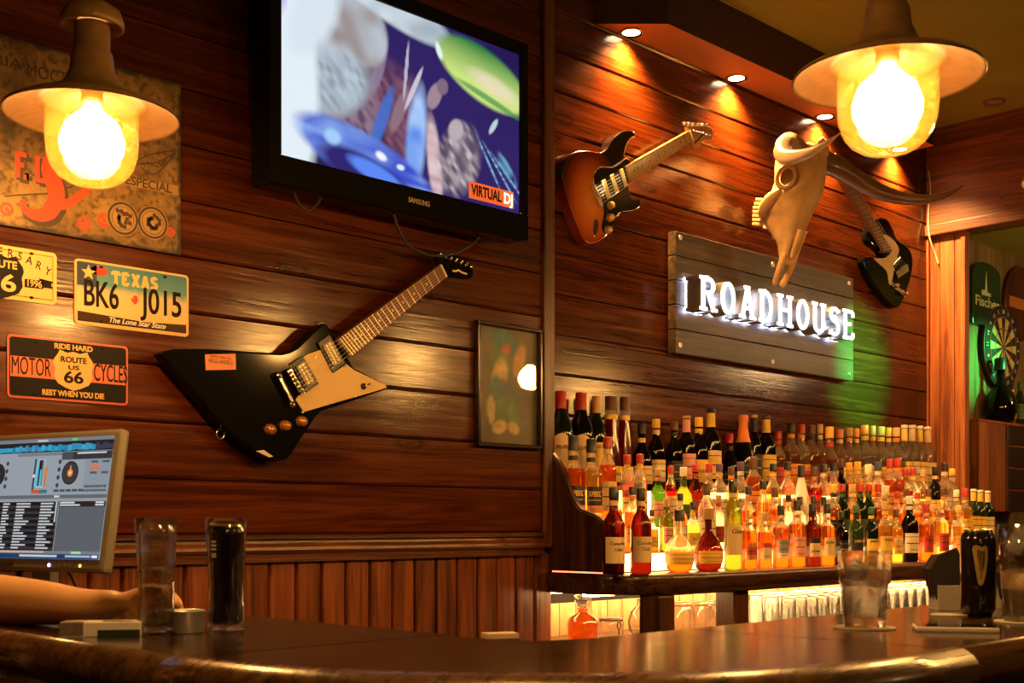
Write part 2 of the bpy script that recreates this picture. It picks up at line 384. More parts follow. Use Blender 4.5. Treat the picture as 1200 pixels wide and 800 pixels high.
# ---------------------------------------------------------------- end wall: beam, boarded post, alcove behind
wr = setting(box('wall_right', (XR+.005,2.825,0), (XR+.025,YB,ZC-.0), BACKING), 'boarded post and beam at the end of the bar', 'wall')
for a, b in ((2.826,2.858),(2.860,2.936),(2.938,2.99)):
    box('plank', (XR-.012,a,.9), (XR+.005,b,2.77), W_RIGHT, wr, bev=.004)
box('edge_board', (XR-.02,2.80,.9), (XR+.03,2.825,2.77), W_RIGHT, wr, bev=.004)
box('corner_bead', (XR-.03,2.99,.9), (XR+.0,YB-.018,ZS+.1), W_RIGHT, wr, bev=.004)
hb = setting(box('trim_4', (XR-.035,-2.6,2.76), (XR+.10,YB-.02,ZC), W_RIGHTH, bev=.004), 'heavy wooden beam over the opening', 'beam')
box('lower_lip', (XR-.05,-2.6,2.745), (XR+.10,YB-.02,2.80), W_RIGHTH, hb, bev=.006)
# alcove back wall boards (upright) and lower cabinet wall
al = setting(box('wall_alcove', (XR+.1,YB-.045,0), (8.2,YB-.03,ZC), BACKING), 'upright boarded alcove wall with the dartboard', 'wall')
x = XR+.1; ame = None
while x < 8.1:
    if ame is None: ame = MB().box((-.058,-.014,-1.6), (.058,0,1.6), bev=.003).mesh('plank', wood('olive_brown_board', (.09,.055,.014), (.18,.11,.03), (.26,.165,.05), axis=2, rough=.45))
    link('plank', ame, al, loc=(x+.06, YB-.045, 1.65)); x += .12
setting(box('ceiling_alcove', (XR+.1,-2.6,2.79), (8.2,YB-.06,2.83), CEIL))

# thin white cable down the corner
path = spline([(XR-.04,2.985,3.08),(XR-.045,2.97,2.98),(XR-.04,2.985,2.86),(XR-.06,2.97,2.74),(XR-.03,2.955,2.66),(XR-.02,2.94,2.60)], 6)
tag(MB().tube(path, .004, 6).build('wall_cable', plain('cable_cream', (.5,.36,.2), .5)), 'thin pale cable hanging down the corner beside the beam', 'cable')

# ---------------------------------------------------------------- bar counter
ZT = 1.10
xf, yf, xi, yi = .86, .82, 1.33, 1.29          # outer and inner faces of its two legs
R1 = .68
def rounded_path(off=0.0):
    """outer edge of the bar from the wall end, round the corner, along the long leg"""
    o = off; pts = [(xf-o, YL-.04)]
    for i in range(21):
        a = math.radians(180+90*i/20); r = R1+o; pts.append((xf+R1+r*math.cos(a), yf+R1+r*math.sin(a)))
    pts.append((6.0, yf-o)); return pts
bar = thing('bar_counter', 'long dark varnished bar counter curving round in front', 'bar counter', (0, 0, 0))
def topslab(name, poly, mat):
    n = len(poly); vs = [(p[0], p[1], zz) for zz in (ZT-.04, ZT) for p in poly]
    bm = bmesh.new(); v = [bm.verts.new(q) for q in vs]
    bm.faces.new(v[:n][::-1]); bm.faces.new(v[n:])
    for i in range(n): bm.faces.new((v[i], v[(i+1) % n], v[(i+1) % n+n], v[i+n]))
    bmesh.ops.recalc_face_normals(bm, faces=bm.faces[:])
    es = [e for e in bm.edges if all(abs(q.co.z-ZT) < 1e-5 for q in e.verts)]
    bmesh.ops.bevel(bm, geom=es, offset=.0025, segments=2, affect='EDGES')
    return MB().bm(bm).build(name, mat, bar)
out = rounded_path(0); js, jx = 1.495, 1.70
topslab('worktop', [(xf,YL-.04)] + [(xf, js+.001)] + [(xi+.01, js+.001), (xi, YL-.04)], W_BARV)
cornerp = [p for p in out if p[1] < js and p[0] < jx]
topslab('worktop', [(xf, js-.001)]+cornerp+[(jx-.001, yf), (jx-.001, yi), (xi+.12, yi), (xi+.03, yi+.03), (xi, yi+.12), (xi, js-.001)], W_BAR)
topslab('worktop', [(jx+.001, yf), (6.0, yf), (6.0, yi), (jx+.001, yi)], W_BAR)
# bullnose rim swept round the outer edge, in three lengths
def rim(pts, mat):
    prof = [(.0,.0),(.010,.0035),(.022,.002),(.036,-.006),(.046,-.018),(.050,-.032),(.046,-.046),(.034,-.058),(.02,-.064),(.022,-.070),(.030,-.078),(.030,-.092),(.018,-.10),(-.03,-.10),(-.03,-.04),(.0,-.04)]
    n = len(prof); vs = []; fs = []
    P = [Vector(p) for p in pts]
    for i, p in enumerate(P):
        d0 = (P[i]-P[i-1]).normalized() if i else (P[1]-P[0]).normalized(); d1 = (P[i+1]-P[i]).normalized() if i < len(P)-1 else d0
        d = (d0+d1).normalized(); nr = Vector((d.y, -d.x))
        if nr.dot(p-Vector((2.5, 2.5))) < 0: nr = -nr
        for o, zz in prof: vs.append((p.x+nr.x*o, p.y+nr.y*o, ZT+zz))
    for i in range(len(P)-1):
        for k in range(n-1): fs.append((i*n+k, i*n+k+1, (i+1)*n+k+1, (i+1)*n+k))
    fs += [tuple(range(n)), tuple((len(P)-1)*n+k for k in range(n))]
    return MB().add(vs, fs, 0, True).build('bullnose_rim', mat, bar)
W_RIM = wood('varnished_rim', (.03,.012,.003), (.075,.032,.008), (.13,.06,.016), rough=.24, knots=0, bump=.12, coat=.3)
rim([(xf, YL-.04), (xf, js+.001)], W_RIM)
rim([(xf, js-.001)]+cornerp+[(jx-.001, yf)], W_RIM)
rim([(jx+.001, yf), (6.0, yf)], W_RIM)
# body of the bar below: front panelling and back
pp = rounded_path(-.10)
vs = [(p[0], p[1], zz) for zz in (0, ZT-.04) for p in pp]; n = len(pp)
MB().add(vs, [(i, i+1, i+1+n, i+n) for i in range(n-1)]).build('front_panel', W_SHELFV, bar)
MB().add([(xi-.05,YL-.04,0),(xi-.05,yi-.05,0),(6,yi-.05,0),(xi-.05,YL-.04,ZT-.04),(xi-.05,yi-.05,ZT-.04),(6,yi-.05,ZT-.04)], [(0,1,4,3),(1,2,5,4)]).build('back_panel', W_SHELFV, bar)

# ---------------------------------------------------------------- back bar: shelf, tiers, end panel, posts
ZSH = 1.12
yfs = 2.40
bb = thing('back_bar', 'back bar with curved shelf and stepped lit bottle tiers', 'back bar', (XE, YB, 0))
def loc(p): return (p[0]-XE, p[1]-YB, p[2])
sh = [(XE+.002, YB-.03), (XE+.002, yfs+.20)]
for i in range(9):
    a = math.radians(180+90*i/8); sh.append((XE+.30+.298*math.cos(a), yfs+.20+.20*math.sin(a)))
sh += [(5.55, yfs), (5.75, yfs+.05), (5.85, yfs+.2), (5.85, YB-.03)]
bm = bmesh.new(); n = len(sh)
v = [bm.verts.new(loc((p[0], p[1], zz))) for zz in (ZSH-.068, ZSH) for p in sh]
bm.faces.new(v[:n]); bm.faces.new(v[n:])
for i in range(n): bm.faces.new((v[i], v[(i+1) % n], v[(i+1) % n+n], v[i+n]))
bmesh.ops.recalc_face_normals(bm, faces=bm.faces[:])
bmesh.ops.bevel(bm, geom=[e for e in bm.edges if abs(e.verts[0].co.z-e.verts[1].co.z) < 1e-4], offset=.02, segments=4, profile=.6, affect='EDGES')
MB().bm(bm, smooth=True).build('shelf', W_SHELF, bb)
# stepped tiers with lit risers
TIER = [(2.575,1.12,1.185),(2.705,1.185,1.27),(2.835,1.27,1.40)]     # riser y, from z, to z
ACRYL = glow('lit_acrylic', (1, .50, .16), 6.5, (.8,.6,.4))
for yr, z0, z1 in TIER:
    box('tier', loc((XE+.05, yr, z0)), loc((5.80, YB-.03, z1)), W_SHELF, bb)
    box('lit_strip', loc((XE+.06, yr-.006, z0+.004)), loc((5.79, yr-.001, z1-.004)), ACRYL, bb)
box('lit_strip', loc((XE+.06, YB-.038, 1.402)), loc((5.79, YB-.032, 1.425)), ACRYL, bb)  # extra glowing strip added behind the top row to brighten its bottles
# shaped end panel (perpendicular to the wall), traced on its own plane
def onE(px, py): p = onX(px, py, XE+.028); return (p.y-YB, p.z)
prof = spline([onE(*q) for q in [(648,530),(655,538),(664,556),(671,578),(682,595),(695,601),(707,608),(716,622),(720,640),(722,660),(722,672)]], 4)
zt = prof[0][1]; prof = [(-.004, ZSH), (-.004, zt+.012), (prof[0][0]+.03, zt+.012)] + prof + [(prof[-1][0], ZSH)]
bm = bmesh.new(); vv = [bm.verts.new((.014, p[0], p[1])) for p in prof]; f = bm.faces.new(vv)
r = bmesh.ops.extrude_face_region(bm, geom=[f]); bmesh.ops.translate(bm, verts=[g for g in r['geom'] if isinstance(g, bmesh.types.BMVert)], vec=(.028, 0, 0))
bmesh.ops.recalc_face_normals(bm, faces=bm.faces[:])
bmesh.ops.bevel(bm, geom=[e for e in bm.edges if abs(e.verts[0].co.x-e.verts[1].co.x) < 1e-5], offset=.005, segments=2, affect='EDGES'); bmesh.ops.triangulate(bm, faces=[q for q in bm.faces if len(q.verts) > 4])
MB().bm(bm).build('end_panel', W_SHELFV, bb)
# posts carrying the shelf, lower worktop, light strip beneath the shelf
for px in (770, 858):
    p = onY(px, 700, 2.47); box('post', loc((p.x-.042, 2.43, .86)), loc((p.x+.042, 2.51, ZSH-.068)), W_SHELFV, bb, bev=.006)
box('lower_worktop', loc((XE+.01, 2.36, .84)), loc((5.85, YB-.014, .88)), W_SHELF, bb, bev=.004)
UL = glow('led_strip', (1, .56, .20), 24)
box('light_strip', loc((XE+.05, YB-.10, ZSH-.082)), loc((5.8, YB-.06, ZSH-.070)), UL, bb)
box('light_strip', loc((XE+.05, 2.66, ZSH-.078)), loc((5.7, 2.70, ZSH-.069)), glow('led_strip_dim', (1,.56,.2), 44), bb)
box('leak_glow_strip', loc((XE+.0125, 2.56, ZSH+.0)), loc((XE+.0145, 2.80, ZSH+.0045)), glow('leak_glow', (1,.3,.14), 1.6), bb)  # glowing strip put in for under-shelf light leaking below the end panel
# ---------------------------------------------------------------- pendant lamps over the bar
def jar_material():
    m = bpy.data.materials.new('amber_jar_glass'); m.use_nodes = True; N = m.node_tree.nodes; L = m.node_tree.links; N.clear()
    o = N.new('ShaderNodeOutputMaterial'); t = N.new('ShaderNodeBsdfTransparent'); t.inputs[0].default_value = (1, .86, .52, 1)
    tr = N.new('ShaderNodeBsdfTranslucent'); tr.inputs[0].default_value = (1, .62, .10, 1); g = N.new('ShaderNodeBsdfGlossy'); g.inputs['Roughness'].default_value = .06
    a = N.new('ShaderNodeMixShader'); a.inputs[0].default_value = .022; L.new(t.outputs[0], a.inputs[1]); L.new(tr.outputs[0], a.inputs[2])
    b = N.new('ShaderNodeMixShader'); L.new(schlick(N, L), b.inputs[0]); L.new(a.outputs[0], b.inputs[1]); L.new(g.outputs[0], b.inputs[2])
    L.new(b.outputs[0], o.inputs[0]); return m
JAR = jar_material()
BULB = glow('bulb_glow', (1, .57, .23), 10*PENDANT_W)
shade_prof = [(.030,.150),(.0305,.105),(.034,.100),(.036,.090),(.038,.068),(.042,.062),(.046,.050),(.056,.038),(.075,.027),(.100,.016),(.130,.004),(.147,-.006),(.150,-.011),(.1485,-.013),(.144,-.009),(.128,.000),(.098,.011),(.074,.021),(.055,.031),(.043,.045),(.036,.06)]
cap_prof = [(.004,.205),(.012,.200),(.016,.190),(.030,.186),(.048,.174),(.0535,.158),(.054,.146),(.051,.144),(.048,.152),(.040,.163),(.020,.170),(.0,.172)]
LAMP = {}; PS = 1.134
def pendant(x, y, z, label):
    t = thing('pendant_lamp', label, 'pendant lamp', (x, y, z), group='pendant lamps over the bar'); t.scale = (PS, PS, PS)
    if not LAMP:
        sm_ = MB().lathe(shade_prof[:13], 48, cap=False).lathe(shade_prof[12:], 48, cap=False, mi=1); LAMP['shade'] = sm_.mesh('shade', [BRASS, plain('darkened_inner_brass', (.06,.027,.008), .5, metal=.3, noise=.7, nscale=60, bump=.3)])  # inner brass coloured darker to hold back the bulb's light
        LAMP['finial_cap'] = MB().lathe(cap_prof, 36, cap=False).mesh('finial_cap', BRASS)
        m = MB().lathe([(.020,.012),(.018,.03),(.022,.04),(.022,.07)], 20).mesh('socket', BRASS_D); LAMP['socket'] = m
        LAMP['glass_jar'] = MB().lathe([(.083,.012),(.086,.008),(.085,.003),(.079,.001),(.079,-.055),(.077,-.078),(.070,-.100),(.057,-.117),(.038,-.128),(.018,-.133),(.0,-.134)], 40, cap=False).mesh('glass_jar', JAR)
        LAMP['bulb'] = MB().lathe([(.013,.012),(.016,.002),(.028,-.008),(.046,-.026),(.055,-.052),(.053,-.072),(.042,-.092),(.024,-.104),(.0,-.108)], 28, cap=False).mesh('bulb', BULB)
        mb = MB()
        for k in range(int(((ZC-z)/PS-.22)/.026)+1):
            zz = .215+k*.026; pts = []
            for i in range(10):
                a = 2*PI*i/10; u, v = .008*math.cos(a), .017*math.sin(a)
                pts.append((u, 0, zz+v) if k % 2 else (0, u, zz+v))
            mb.tube(pts, .0026, 5, closed=True)
        LAMP['chain'] = mb.mesh('chain', BRASS_D)
    for k in ('shade', 'finial_cap', 'socket', 'glass_jar', 'bulb', 'chain'): link(k, LAMP[k], t)
    return t
pl = atD(108, 135, 2.46); pr = atD(1040, 82, 2.245)
pendant(pl.x, pl.y, 2.1, 'lit brass pendant lamp hanging in front of the tin beer sign')
pendant(pr.x, pr.y, 2.1, 'lit brass pendant lamp hanging before the olive ceiling and skull')
pendant(3.0, 1.08, 2.1, 'lit brass pendant lamp over the bar, next past the one by the skull')
pendant(3.82, 1.08, 2.1, 'lit brass pendant lamp over the bar, second past the one by the skull')
pendant(.98, .98, 2.1, 'lit brass pendant lamp over the curved corner of the bar')
pendant(4.62, 1.08, 2.1, 'lit brass pendant lamp over the bar, last but one towards the end wall')
pendant(5.5, 1.08, 2.1, 'lit brass pendant lamp over the bar, last towards the end wall')
# unseen globes added as fill light for the room and alcove
gm_ = MB().lathe([(.03,.11),(.06,.10),(.095,.06),(.105,.0),(.095,-.06),(.06,-.098),(0,-.106)], 24, cap=False).mesh('globe', glow('fill_globe_glow', (1,.58,.24), FILL_W))
ga_ = gm_.copy(); ga_.materials[0] = glow('fill_globe_glow_alcove', (1,.62,.26), 3.2*FILL_W)
for x, y, lbl in ((-.6,-1.4,'added unseen fill globe behind the bar corner'),(2.0,-1.6,'added unseen fill globe in the middle of the room'),(4.6,-1.3,'added unseen fill globe near the alcove'),(7.3,1.2,'added unseen fill globe in the alcove room')):
    t = thing('fill_globe', lbl, 'lamp', (x, y, 2.45), group='added fill globes'); link('globe', gm_ if x < 6 else ga_, t); MB().tube([(0,0,.10),(0,0,ZC-2.45-(.5 if x > 6 else 0))], .006, 8).build('stem', BRASS_D, t); MB().lathe([(.035,.10),(.035,.125),(0,.13)], 16).build('collar', BRASS_D, t)

# ---------------------------------------------------------------- pictures painted into a colour layer
def picture(name, x0, x1, z0, z1, nx, nz, func, mat, parent, y):
    vs = []; cols = []
    for j in range(nz+1):
        for i in range(nx+1):
            u, v = i/nx, j/nz; vs.append((x0+(x1-x0)*u, y, z0+(z1-z0)*v)); cols.append(func(u, v))
    fs = [(j*(nx+1)+i, j*(nx+1)+i+1, (j+1)*(nx+1)+i+1, (j+1)*(nx+1)+i) for j in range(nz) for i in range(nx)]
    me = bpy.data.meshes.new(name); me.from_pydata(vs, [], fs); me.materials.append(mat)
    ca = me.color_attributes.new('print', 'FLOAT_COLOR', 'POINT')
    flat = []
    for c in cols: flat += [c[0], c[1], c[2], 1]
    ca.data.foreach_set('color', flat); return link(name, me, parent)
def rects(name, items, mat, parent, y, dy=-.00008):
    """flat printed rectangles / polygons: (points, colour) layered in order"""
    vs = []; fs = []; cols = []
    for k, (pts, c) in enumerate(items):
        n = len(vs); vs += [(p[0], y+dy*k, p[1]) for p in pts]; fs.append(tuple(range(n, n+len(pts)))); cols.append((c, len(pts)))
    me = bpy.data.meshes.new(name); me.from_pydata(vs, [], fs); me.materials.append(mat)
    ca = me.color_attributes.new('print', 'FLOAT_COLOR', 'CORNER'); flat = []
    for c, n in cols: flat += [c[0], c[1], c[2], 1]*n
    ca.data.foreach_set('color', flat); return link(name, me, parent)
def R4(x0, z0, x1, z1): return [(x0, z0), (x1, z0), (x1, z1), (x0, z1)]
def disc(cx, cz, rx, rz, n=24, a0=0, a1=2*PI): return [(cx+rx*math.cos(a0+(a1-a0)*i/n), cz+rz*math.sin(a0+(a1-a0)*i/n)) for i in range(n)]
PR = printed('flat_print', 0, .38)

# ---------------------------------------------------------------- television
TX, TZ, TY = 1.81, 2.222, 2.665
tw, th_ = .865, .487
tv = thing('television', 'wall mounted flat television showing a blurred blue concert picture', 'television', (TX, TY, TZ))
def blob(u, v, cx, cy, rx, ry, rot=0, soft=.3):
    a = math.radians(rot); du, dv = (u-cx), (v-cy)*.563; x = du*math.cos(a)+dv*math.sin(a); y = -du*math.sin(a)+dv*math.cos(a)
    r = math.sqrt((x/rx)**2+(y/(ry*.563))**2); return max(0, min(1, (1+soft/2-r)/soft))
def mixc(a, b, t): return tuple(p+(q-p)*t for p, q in zip(a, b))
def hash2(i, j): return (math.sin(i*127.1+j*311.7)*43758.5453) % 1
def vnoise(x, y):
    i, j = math.floor(x), math.floor(y); f, g = x-i, y-j; f = f*f*(3-2*f); g = g*g*(3-2*g)
    return (hash2(i,j)*(1-f)+hash2(i+1,j)*f)*(1-g)+(hash2(i,j+1)*(1-f)+hash2(i+1,j+1)*f)*g
def tvpic(u, v):
    n = vnoise(u*16+v*5, v*10-u*6); n2 = vnoise(u*46+v*30, v*10-u*30); n3 = vnoise(u*9-v*3, v*30+u*4)
    c = mixc((.010,.006,.075), (.028,.016,.15), vnoise(u*4, v*3))
    c = mixc(c, mixc((.06,.02,.07),(.30,.12,.16),n2), blob(u,v,.40,.36,.15,.30,-20,.5)*.85)
    c = mixc(c, mixc((.05,.03,.10),(.40,.28,.36),n2), blob(u,v,.27,.30,.10,.22,-15,.4)*.8)
    c = mixc(c, (.05,.16,.62), blob(u,v,.38,.33,.022,.22,-22,.5)*.9); c = mixc(c, (.28,.16,.22), blob(u,v,.455,.42,.022,.15,-25,.35))
    c = mixc(c, mixc((.10,.26,.85),(.50,.72,1.0),n), blob(u,v,.525,.28,.040,.30,-6,.5))
    c = mixc(c, mixc((.55,.30,.36),(.75,.60,.62),n3), blob(u,v,.605,.18,.030,.26,7,.4))
    c = mixc(c, mixc((.10,.07,.12),(.75,.66,.66),n2*n2), blob(u,v,.715,.24,.085,.22,-25,.4)*.95)
    c = mixc(c, (.50,.42,.46), blob(u,v,.70,.41,.030,.07,-35,.3)); c = mixc(c, (.36,.24,.30), blob(u,v,.605,.57,.026,.09,-28,.25)); c = mixc(c, (.22,.14,.22), blob(u,v,.64,.64,.024,.05,-28,.25))
    c = mixc(c, (.62,.55,.66), blob(u,v,.515,.575,.009,.15,-26,.3)); c = mixc(c, (.50,.46,.58), blob(u,v,.483,.66,.0065,.17,-6,.3)); c = mixc(c, (.28,.22,.34), blob(u,v,.37,.62,.02,.16,-18,.4)*.8)
    # pale blurred figure at the side: hair, face in profile, beard
    fig = max(blob(u,v,.20,.82,.18,.30,-14,.22), blob(u,v,.33,.78,.075,.17,-8,.2), blob(u,v,.17,.50,.16,.22,30,.3))
    c = mixc(c, mixc((.52,.60,.70),(.30,.22,.20), min(1, n*.9)), fig)
    c = mixc(c, mixc((.50,.62,.72),(.16,.20,.26),n2*.8), blob(u,v,.20,.46,.14,.16,28,.4)*.85)
    c = mixc(c, (.78,.88,.95), blob(u,v,.02,.42,.115,.60,3,.25)); c = mixc(c, (.70,.80,.88), blob(u,v,.12,.80,.07,.26,-30,.5))
    c = mixc(c, mixc((.70,.80,.86),(.35,.42,.5),n), blob(u,v,.42,1.02,.26,.12,-13,.2)); c = mixc(c, (.45,.18,.75), blob(u,v,.0,1.0,.03,.22,0,.6)*.8)
    # blue drum rim
    c = mixc(c, mixc((.03,.06,.60),(.35,.60,1.0),n3*n), blob(u,v,.33,.08,.28,.15,-15,.2)); c = mixc(c, (.02,.015,.16), blob(u,v,.34,.00,.20,.10,-15,.3))
    c = mixc(c, (.10,.25,.95), blob(u,v,.36,.03,.11,.05,-15,.4)); c = mixc(c, (.9,.96,1.0), blob(u,v,.38,.135,.022,.022,-15,.6)); c = mixc(c, (.7,.85,1.0), blob(u,v,.46,.10,.016,.016,0,.6)); c = mixc(c, (.4,.65,1.0), blob(u,v,.19,.17,.03,.04,0,.6)*.9)
    # green and yellow light
    g = blob(u,v,.83,.79,.215,.165,-15,.16); c = mixc(c, mixc((.02,.22,.05),(.62,.80,.22), max(0, min(1, (.96-v-.25*(u-.8))*4.2))), g)
    c = mixc(c, (.86,.74,.52), blob(u,v,.88,.745,.11,.055,-12,.8)*.85); c = mixc(c, (.75,.95,.85), blob(u,v,.625,.845,.012,.05,25,.5)); c = mixc(c, (.05,.30,.08), blob(u,v,.86,.655,.16,.02,-13,.5)*.8)
    c = mixc(c, (.55,.72,.75), blob(u,v,.875,.50,.010,.06,-35,.4)*.9)
    for k in range(3): c = mixc(c, (.25,.52,.85), blob(u,v,.855+.05*k,.26-.03*k,.004,.20,34+8*k,.5)*(.25+.9*hash2(int(v*70),k)))
    c = mixc(c, (.15,.40,.62), blob(u,v,.94,.26,.02,.12,42,.3)*n2)
    return c
MB().box((-.035,0,-.075), (tw+.035,.085,th_+.04), bev=.012).build('casing', GLOSSB, tv)
fr = MB()
for a, b in (((-.035,-.008,-.075),(tw+.035,.01,-.0)), ((-.035,-.008,th_),(tw+.035,.01,th_+.04)), ((-.035,-.008,0),(0,.01,th_)), ((tw,-.008,0),(tw+.035,.01,th_))): fr.box(a, b, bev=.003)
fr.build('bezel', GLOSSB, tv)
picture('screen', 0, tw, 0, th_, 220, 124, tvpic, printed('television_picture', .8, .15), tv, -.0015)
rects('screen_logo', [(R4(.655,.012,.84,.062), lin((236,92,38))), (R4(.795,.012,.84,.062), lin((225,110,60)))], printed('television_logo', .9), tv, -.003)
EM_W = glow('screen_white', (1,.95,.9), .8); EM_K = plain('screen_black', (.004,.003,.003), .4)
text('VIRTUAL', .044, EM_K, tv, (.727,-.0034,.0365), bold=.03, width=.125); text('DJ', .044, EM_W, tv, (.8175,-.0034,.0365), bold=.03, width=.036)
text('SAMSUNG', .02, plain('silver_print', (.45,.36,.25), .3, metal=.5), tv, (.46,-.0085,-.038), bold=.02, width=.078)
box('mount_arm', (.3,.085,.1), (.55,YL-.02-TY,.35), BLACK, tv)
cb = MB().tube(spline([(.40,.03,-.075),(.42,.035,-.115),(.47,.05,-.148),(.56,.07,-.158),(.66,.08,-.14),(.74,.08,-.10),(.76,.06,-.076)], 6), .0042, 6).build('power_cable', BLACK, tv)
MB().tube(spline([(.07,.04,-.07),(.09,.045,-.10),(.12,.05,-.112),(.15,.05,-.09),(.16,.04,-.07)], 5), .003, 6).build('loose_cable', BLACK, tv)

# ---------------------------------------------------------------- tin beer sign
yw = YL-.021                      # face of the plank wall
p0 = onY(212, 299, yw-.004); p1 = onY(212, 99, yw-.004)
PW, PH = .66, p1.z-p0.z
po = thing('tin_sign', 'large worn ochre tin beer sign with red lettering', 'sign', (p0.x-PW, yw, p0.z))
def tinmat():
    m, N, L, P = newmat('worn_tin_print')
    tc = N.new('ShaderNodeTexCoord'); n1 = N.new('ShaderNodeTexNoise'); n1.inputs['Scale'].default_value = 7; n1.inputs['Detail'].default_value = 8; n1.inputs['Roughness'].default_value = .7
    L.new(tc.outputs['Object'], n1.inputs['Vector']); r = N.new('ShaderNodeValToRGB'); e = r.color_ramp.elements
    e[0].position = .36; e[0].color = (.045,.028,.012,1); e[1].position = .62; e[1].color = (.27,.15,.043,1); q = e.new(.47); q.color = (.15,.08,.024,1); L.new(n1.outputs['Fac'], r.inputs[0])
    sp = N.new('ShaderNodeTexNoise'); sp.inputs['Scale'].default_value = 60; sp.inputs['Detail'].default_value = 4; L.new(tc.outputs['Object'], sp.inputs['Vector'])
    r2 = N.new('ShaderNodeValToRGB'); r2.color_ramp.elements[0].position = .36; r2.color_ramp.elements[0].color = (.25,.22,.2,1); r2.color_ramp.elements[1].position = .5; L.new(sp.outputs['Fac'], r2.inputs[0])
    mx = N.new('ShaderNodeMix'); mx.data_type = 'RGBA'; mx.blend_type = 'MULTIPLY'; mx.inputs[0].default_value = .8; L.new(r.outputs[0], mx.inputs[6]); L.new(r2.outputs[0], mx.inputs[7]); 
    # rust creeping in from the sheet's edges
    sx = N.new('ShaderNodeSeparateXYZ'); L.new(tc.outputs['Object'], sx.inputs[0]); cur = None
    for ax, val in (('X', PW), ('Z', PH)):
        for far in (0, 1):
            q = N.new('ShaderNodeMath'); q.operation = 'SUBTRACT'; q.inputs[0].default_value = val
            if far: L.new(sx.outputs[ax], q.inputs[1]); d_ = q.outputs[0]
            else: d_ = sx.outputs[ax]
            if cur is None: cur = d_
            else:
                mn = N.new('ShaderNodeMath'); mn.operation = 'MINIMUM'; L.new(cur, mn.inputs[0]); L.new(d_, mn.inputs[1]); cur = mn.outputs[0]
    n3 = N.new('ShaderNodeTexNoise'); n3.inputs['Scale'].default_value = 28; n3.inputs['Detail'].default_value = 6; L.new(tc.outputs['Object'], n3.inputs['Vector'])
    w1 = N.new('ShaderNodeMath'); w1.operation = 'MULTIPLY_ADD'; L.new(n3.outputs['Fac'], w1.inputs[0]); w1.inputs[1].default_value = -.05; L.new(cur, w1.inputs[2])
    r3 = N.new('ShaderNodeMapRange'); r3.inputs[1].default_value = -.022; r3.inputs[2].default_value = -.012; L.new(w1.outputs[0], r3.inputs[0])
    m3 = N.new('ShaderNodeMix'); m3.data_type = 'RGBA'; L.new(r3.outputs[0], m3.inputs[0]); m3.inputs[6].default_value = (.022,.013,.007,1); L.new(mx.outputs[2], m3.inputs[7]); L.new(m3.outputs[2], P.inputs['Base Color'])
    P.inputs['Roughness'].default_value = .45; P.inputs['Metallic'].default_value = .15; return m
MB().box((0,-.004,0), (PW,0,PH), bev=.001).build('sheet', tinmat(), po)
TINK = plain('faded_ink', (.06,.03,.02), .5, noise=.5, nscale=60); TRED = plain('faded_red', (.50,.055,.022), .45, noise=.3, nscale=80); TPAL = plain('faded_ochre', (.36,.21,.07), .5, noise=.4, nscale=50)
def po_at(px, py): p = onY(px, py, yw-.004); return (p.x-po.location.x, p.z-po.location.z)
x_, z_ = po_at(36, 80); a_, b_ = po_at(76, 88)
text('CERVECERIA', .034, TINK, po, (po_at(26,77)[0], -.0042, po_at(26,77)[1]), bold=0, align='RIGHT', width=.25)
text('MOCTEZUMA', .042, TINK, po, (po_at(30,82)[0], -.0042, po_at(30,82)[1]+.002), bold=0, align='LEFT', width=.215)
mb = MB()
for k, ch in enumerate('EL'): mb, wd = slab_letter(ch, .060, .27, -.0044, -.0041, 1.0, mb, po_at(17,207)[0]+k*.046+.005, po_at(17,207)[1]-.006)
mb.build('letter_shadow', TINK, po); mb = MB()
for k, ch in enumerate('EL'): mb, wd = slab_letter(ch, .058, .19, -.0047, -.0041, 1.0, mb, po_at(17,207)[0]+k*.046, po_at(17,207)[1])
mb.build('lettering', TRED, po)
# the big scrolled S and its tail
sc = [po_at(*q) for q in [(100,196),(92,184),(78,178),(64,184),(58,198),(63,214),(66,230),(58,248),(44,252),(30,246),(26,234)]]
def stroke(mb, pts, wdt, y0, y1, n=5):
    P = spline(pts, n); Ls, Rs = ribbon(P, 1.0); m = len(P); vs = []
    for i, p in enumerate(P):
        t = i/(m-1); w_ = wdt(t); c = Vector((p[0], p[1])); l = c+(Ls[i]-c).normalized()*w_/2; r_ = c-(Ls[i]-c).normalized()*w_/2
        for q in (l, r_):
            for y in (y0, y1): vs.append((q.x, y, q.y))
    fs = []
    for i in range(m-1):
        a = i*4; b = a+4; fs += [(a,b,b+2,a+2),(a+1,a+3,b+3,b+1),(a,a+1,b+1,b),(a+2,b+2,b+3,a+3)]
    return mb.add(vs, fs)
mb = MB(); stroke(mb, sc, lambda t: .012+.030*math.sin(PI*min(max(t,.02),.98))**1.2, -.0047, -.0041); stroke(mb, [po_at(*q) for q in [(60,236),(75,240),(90,232),(102,222),(110,214)]], lambda t: .026-.014*t, -.0050, -.0041)
mb.build('scroll_letter', TRED, po)
mb = MB(); stroke(mb, [(a+.006, b-.008) for a, b in sc], lambda t: .016+.034*math.sin(PI*min(max(t,.02),.98))**1.2, -.0043, -.0040); mb.build('letter_shadow', TINK, po)
mb = MB(); stroke(mb, [po_at(*q) for q in [(5,230),(30,228),(60,226),(90,216),(110,208)]], lambda t: .004, -.0046, -.0041); mb.build('flourish', TINK, po)
mb = MB(); mb.prism([po_at(*q) for q in [(140,204),(209,218),(209,229),(140,215)]], -.0043, -.004); mb.build('banner', TPAL, po)
text('ESPECIAL', .03, TINK, po, (po_at(174,216.5)[0], -.0044, po_at(174,216.5)[1]), rot=(PI/2, 0, 0), bold=.02, width=.125)
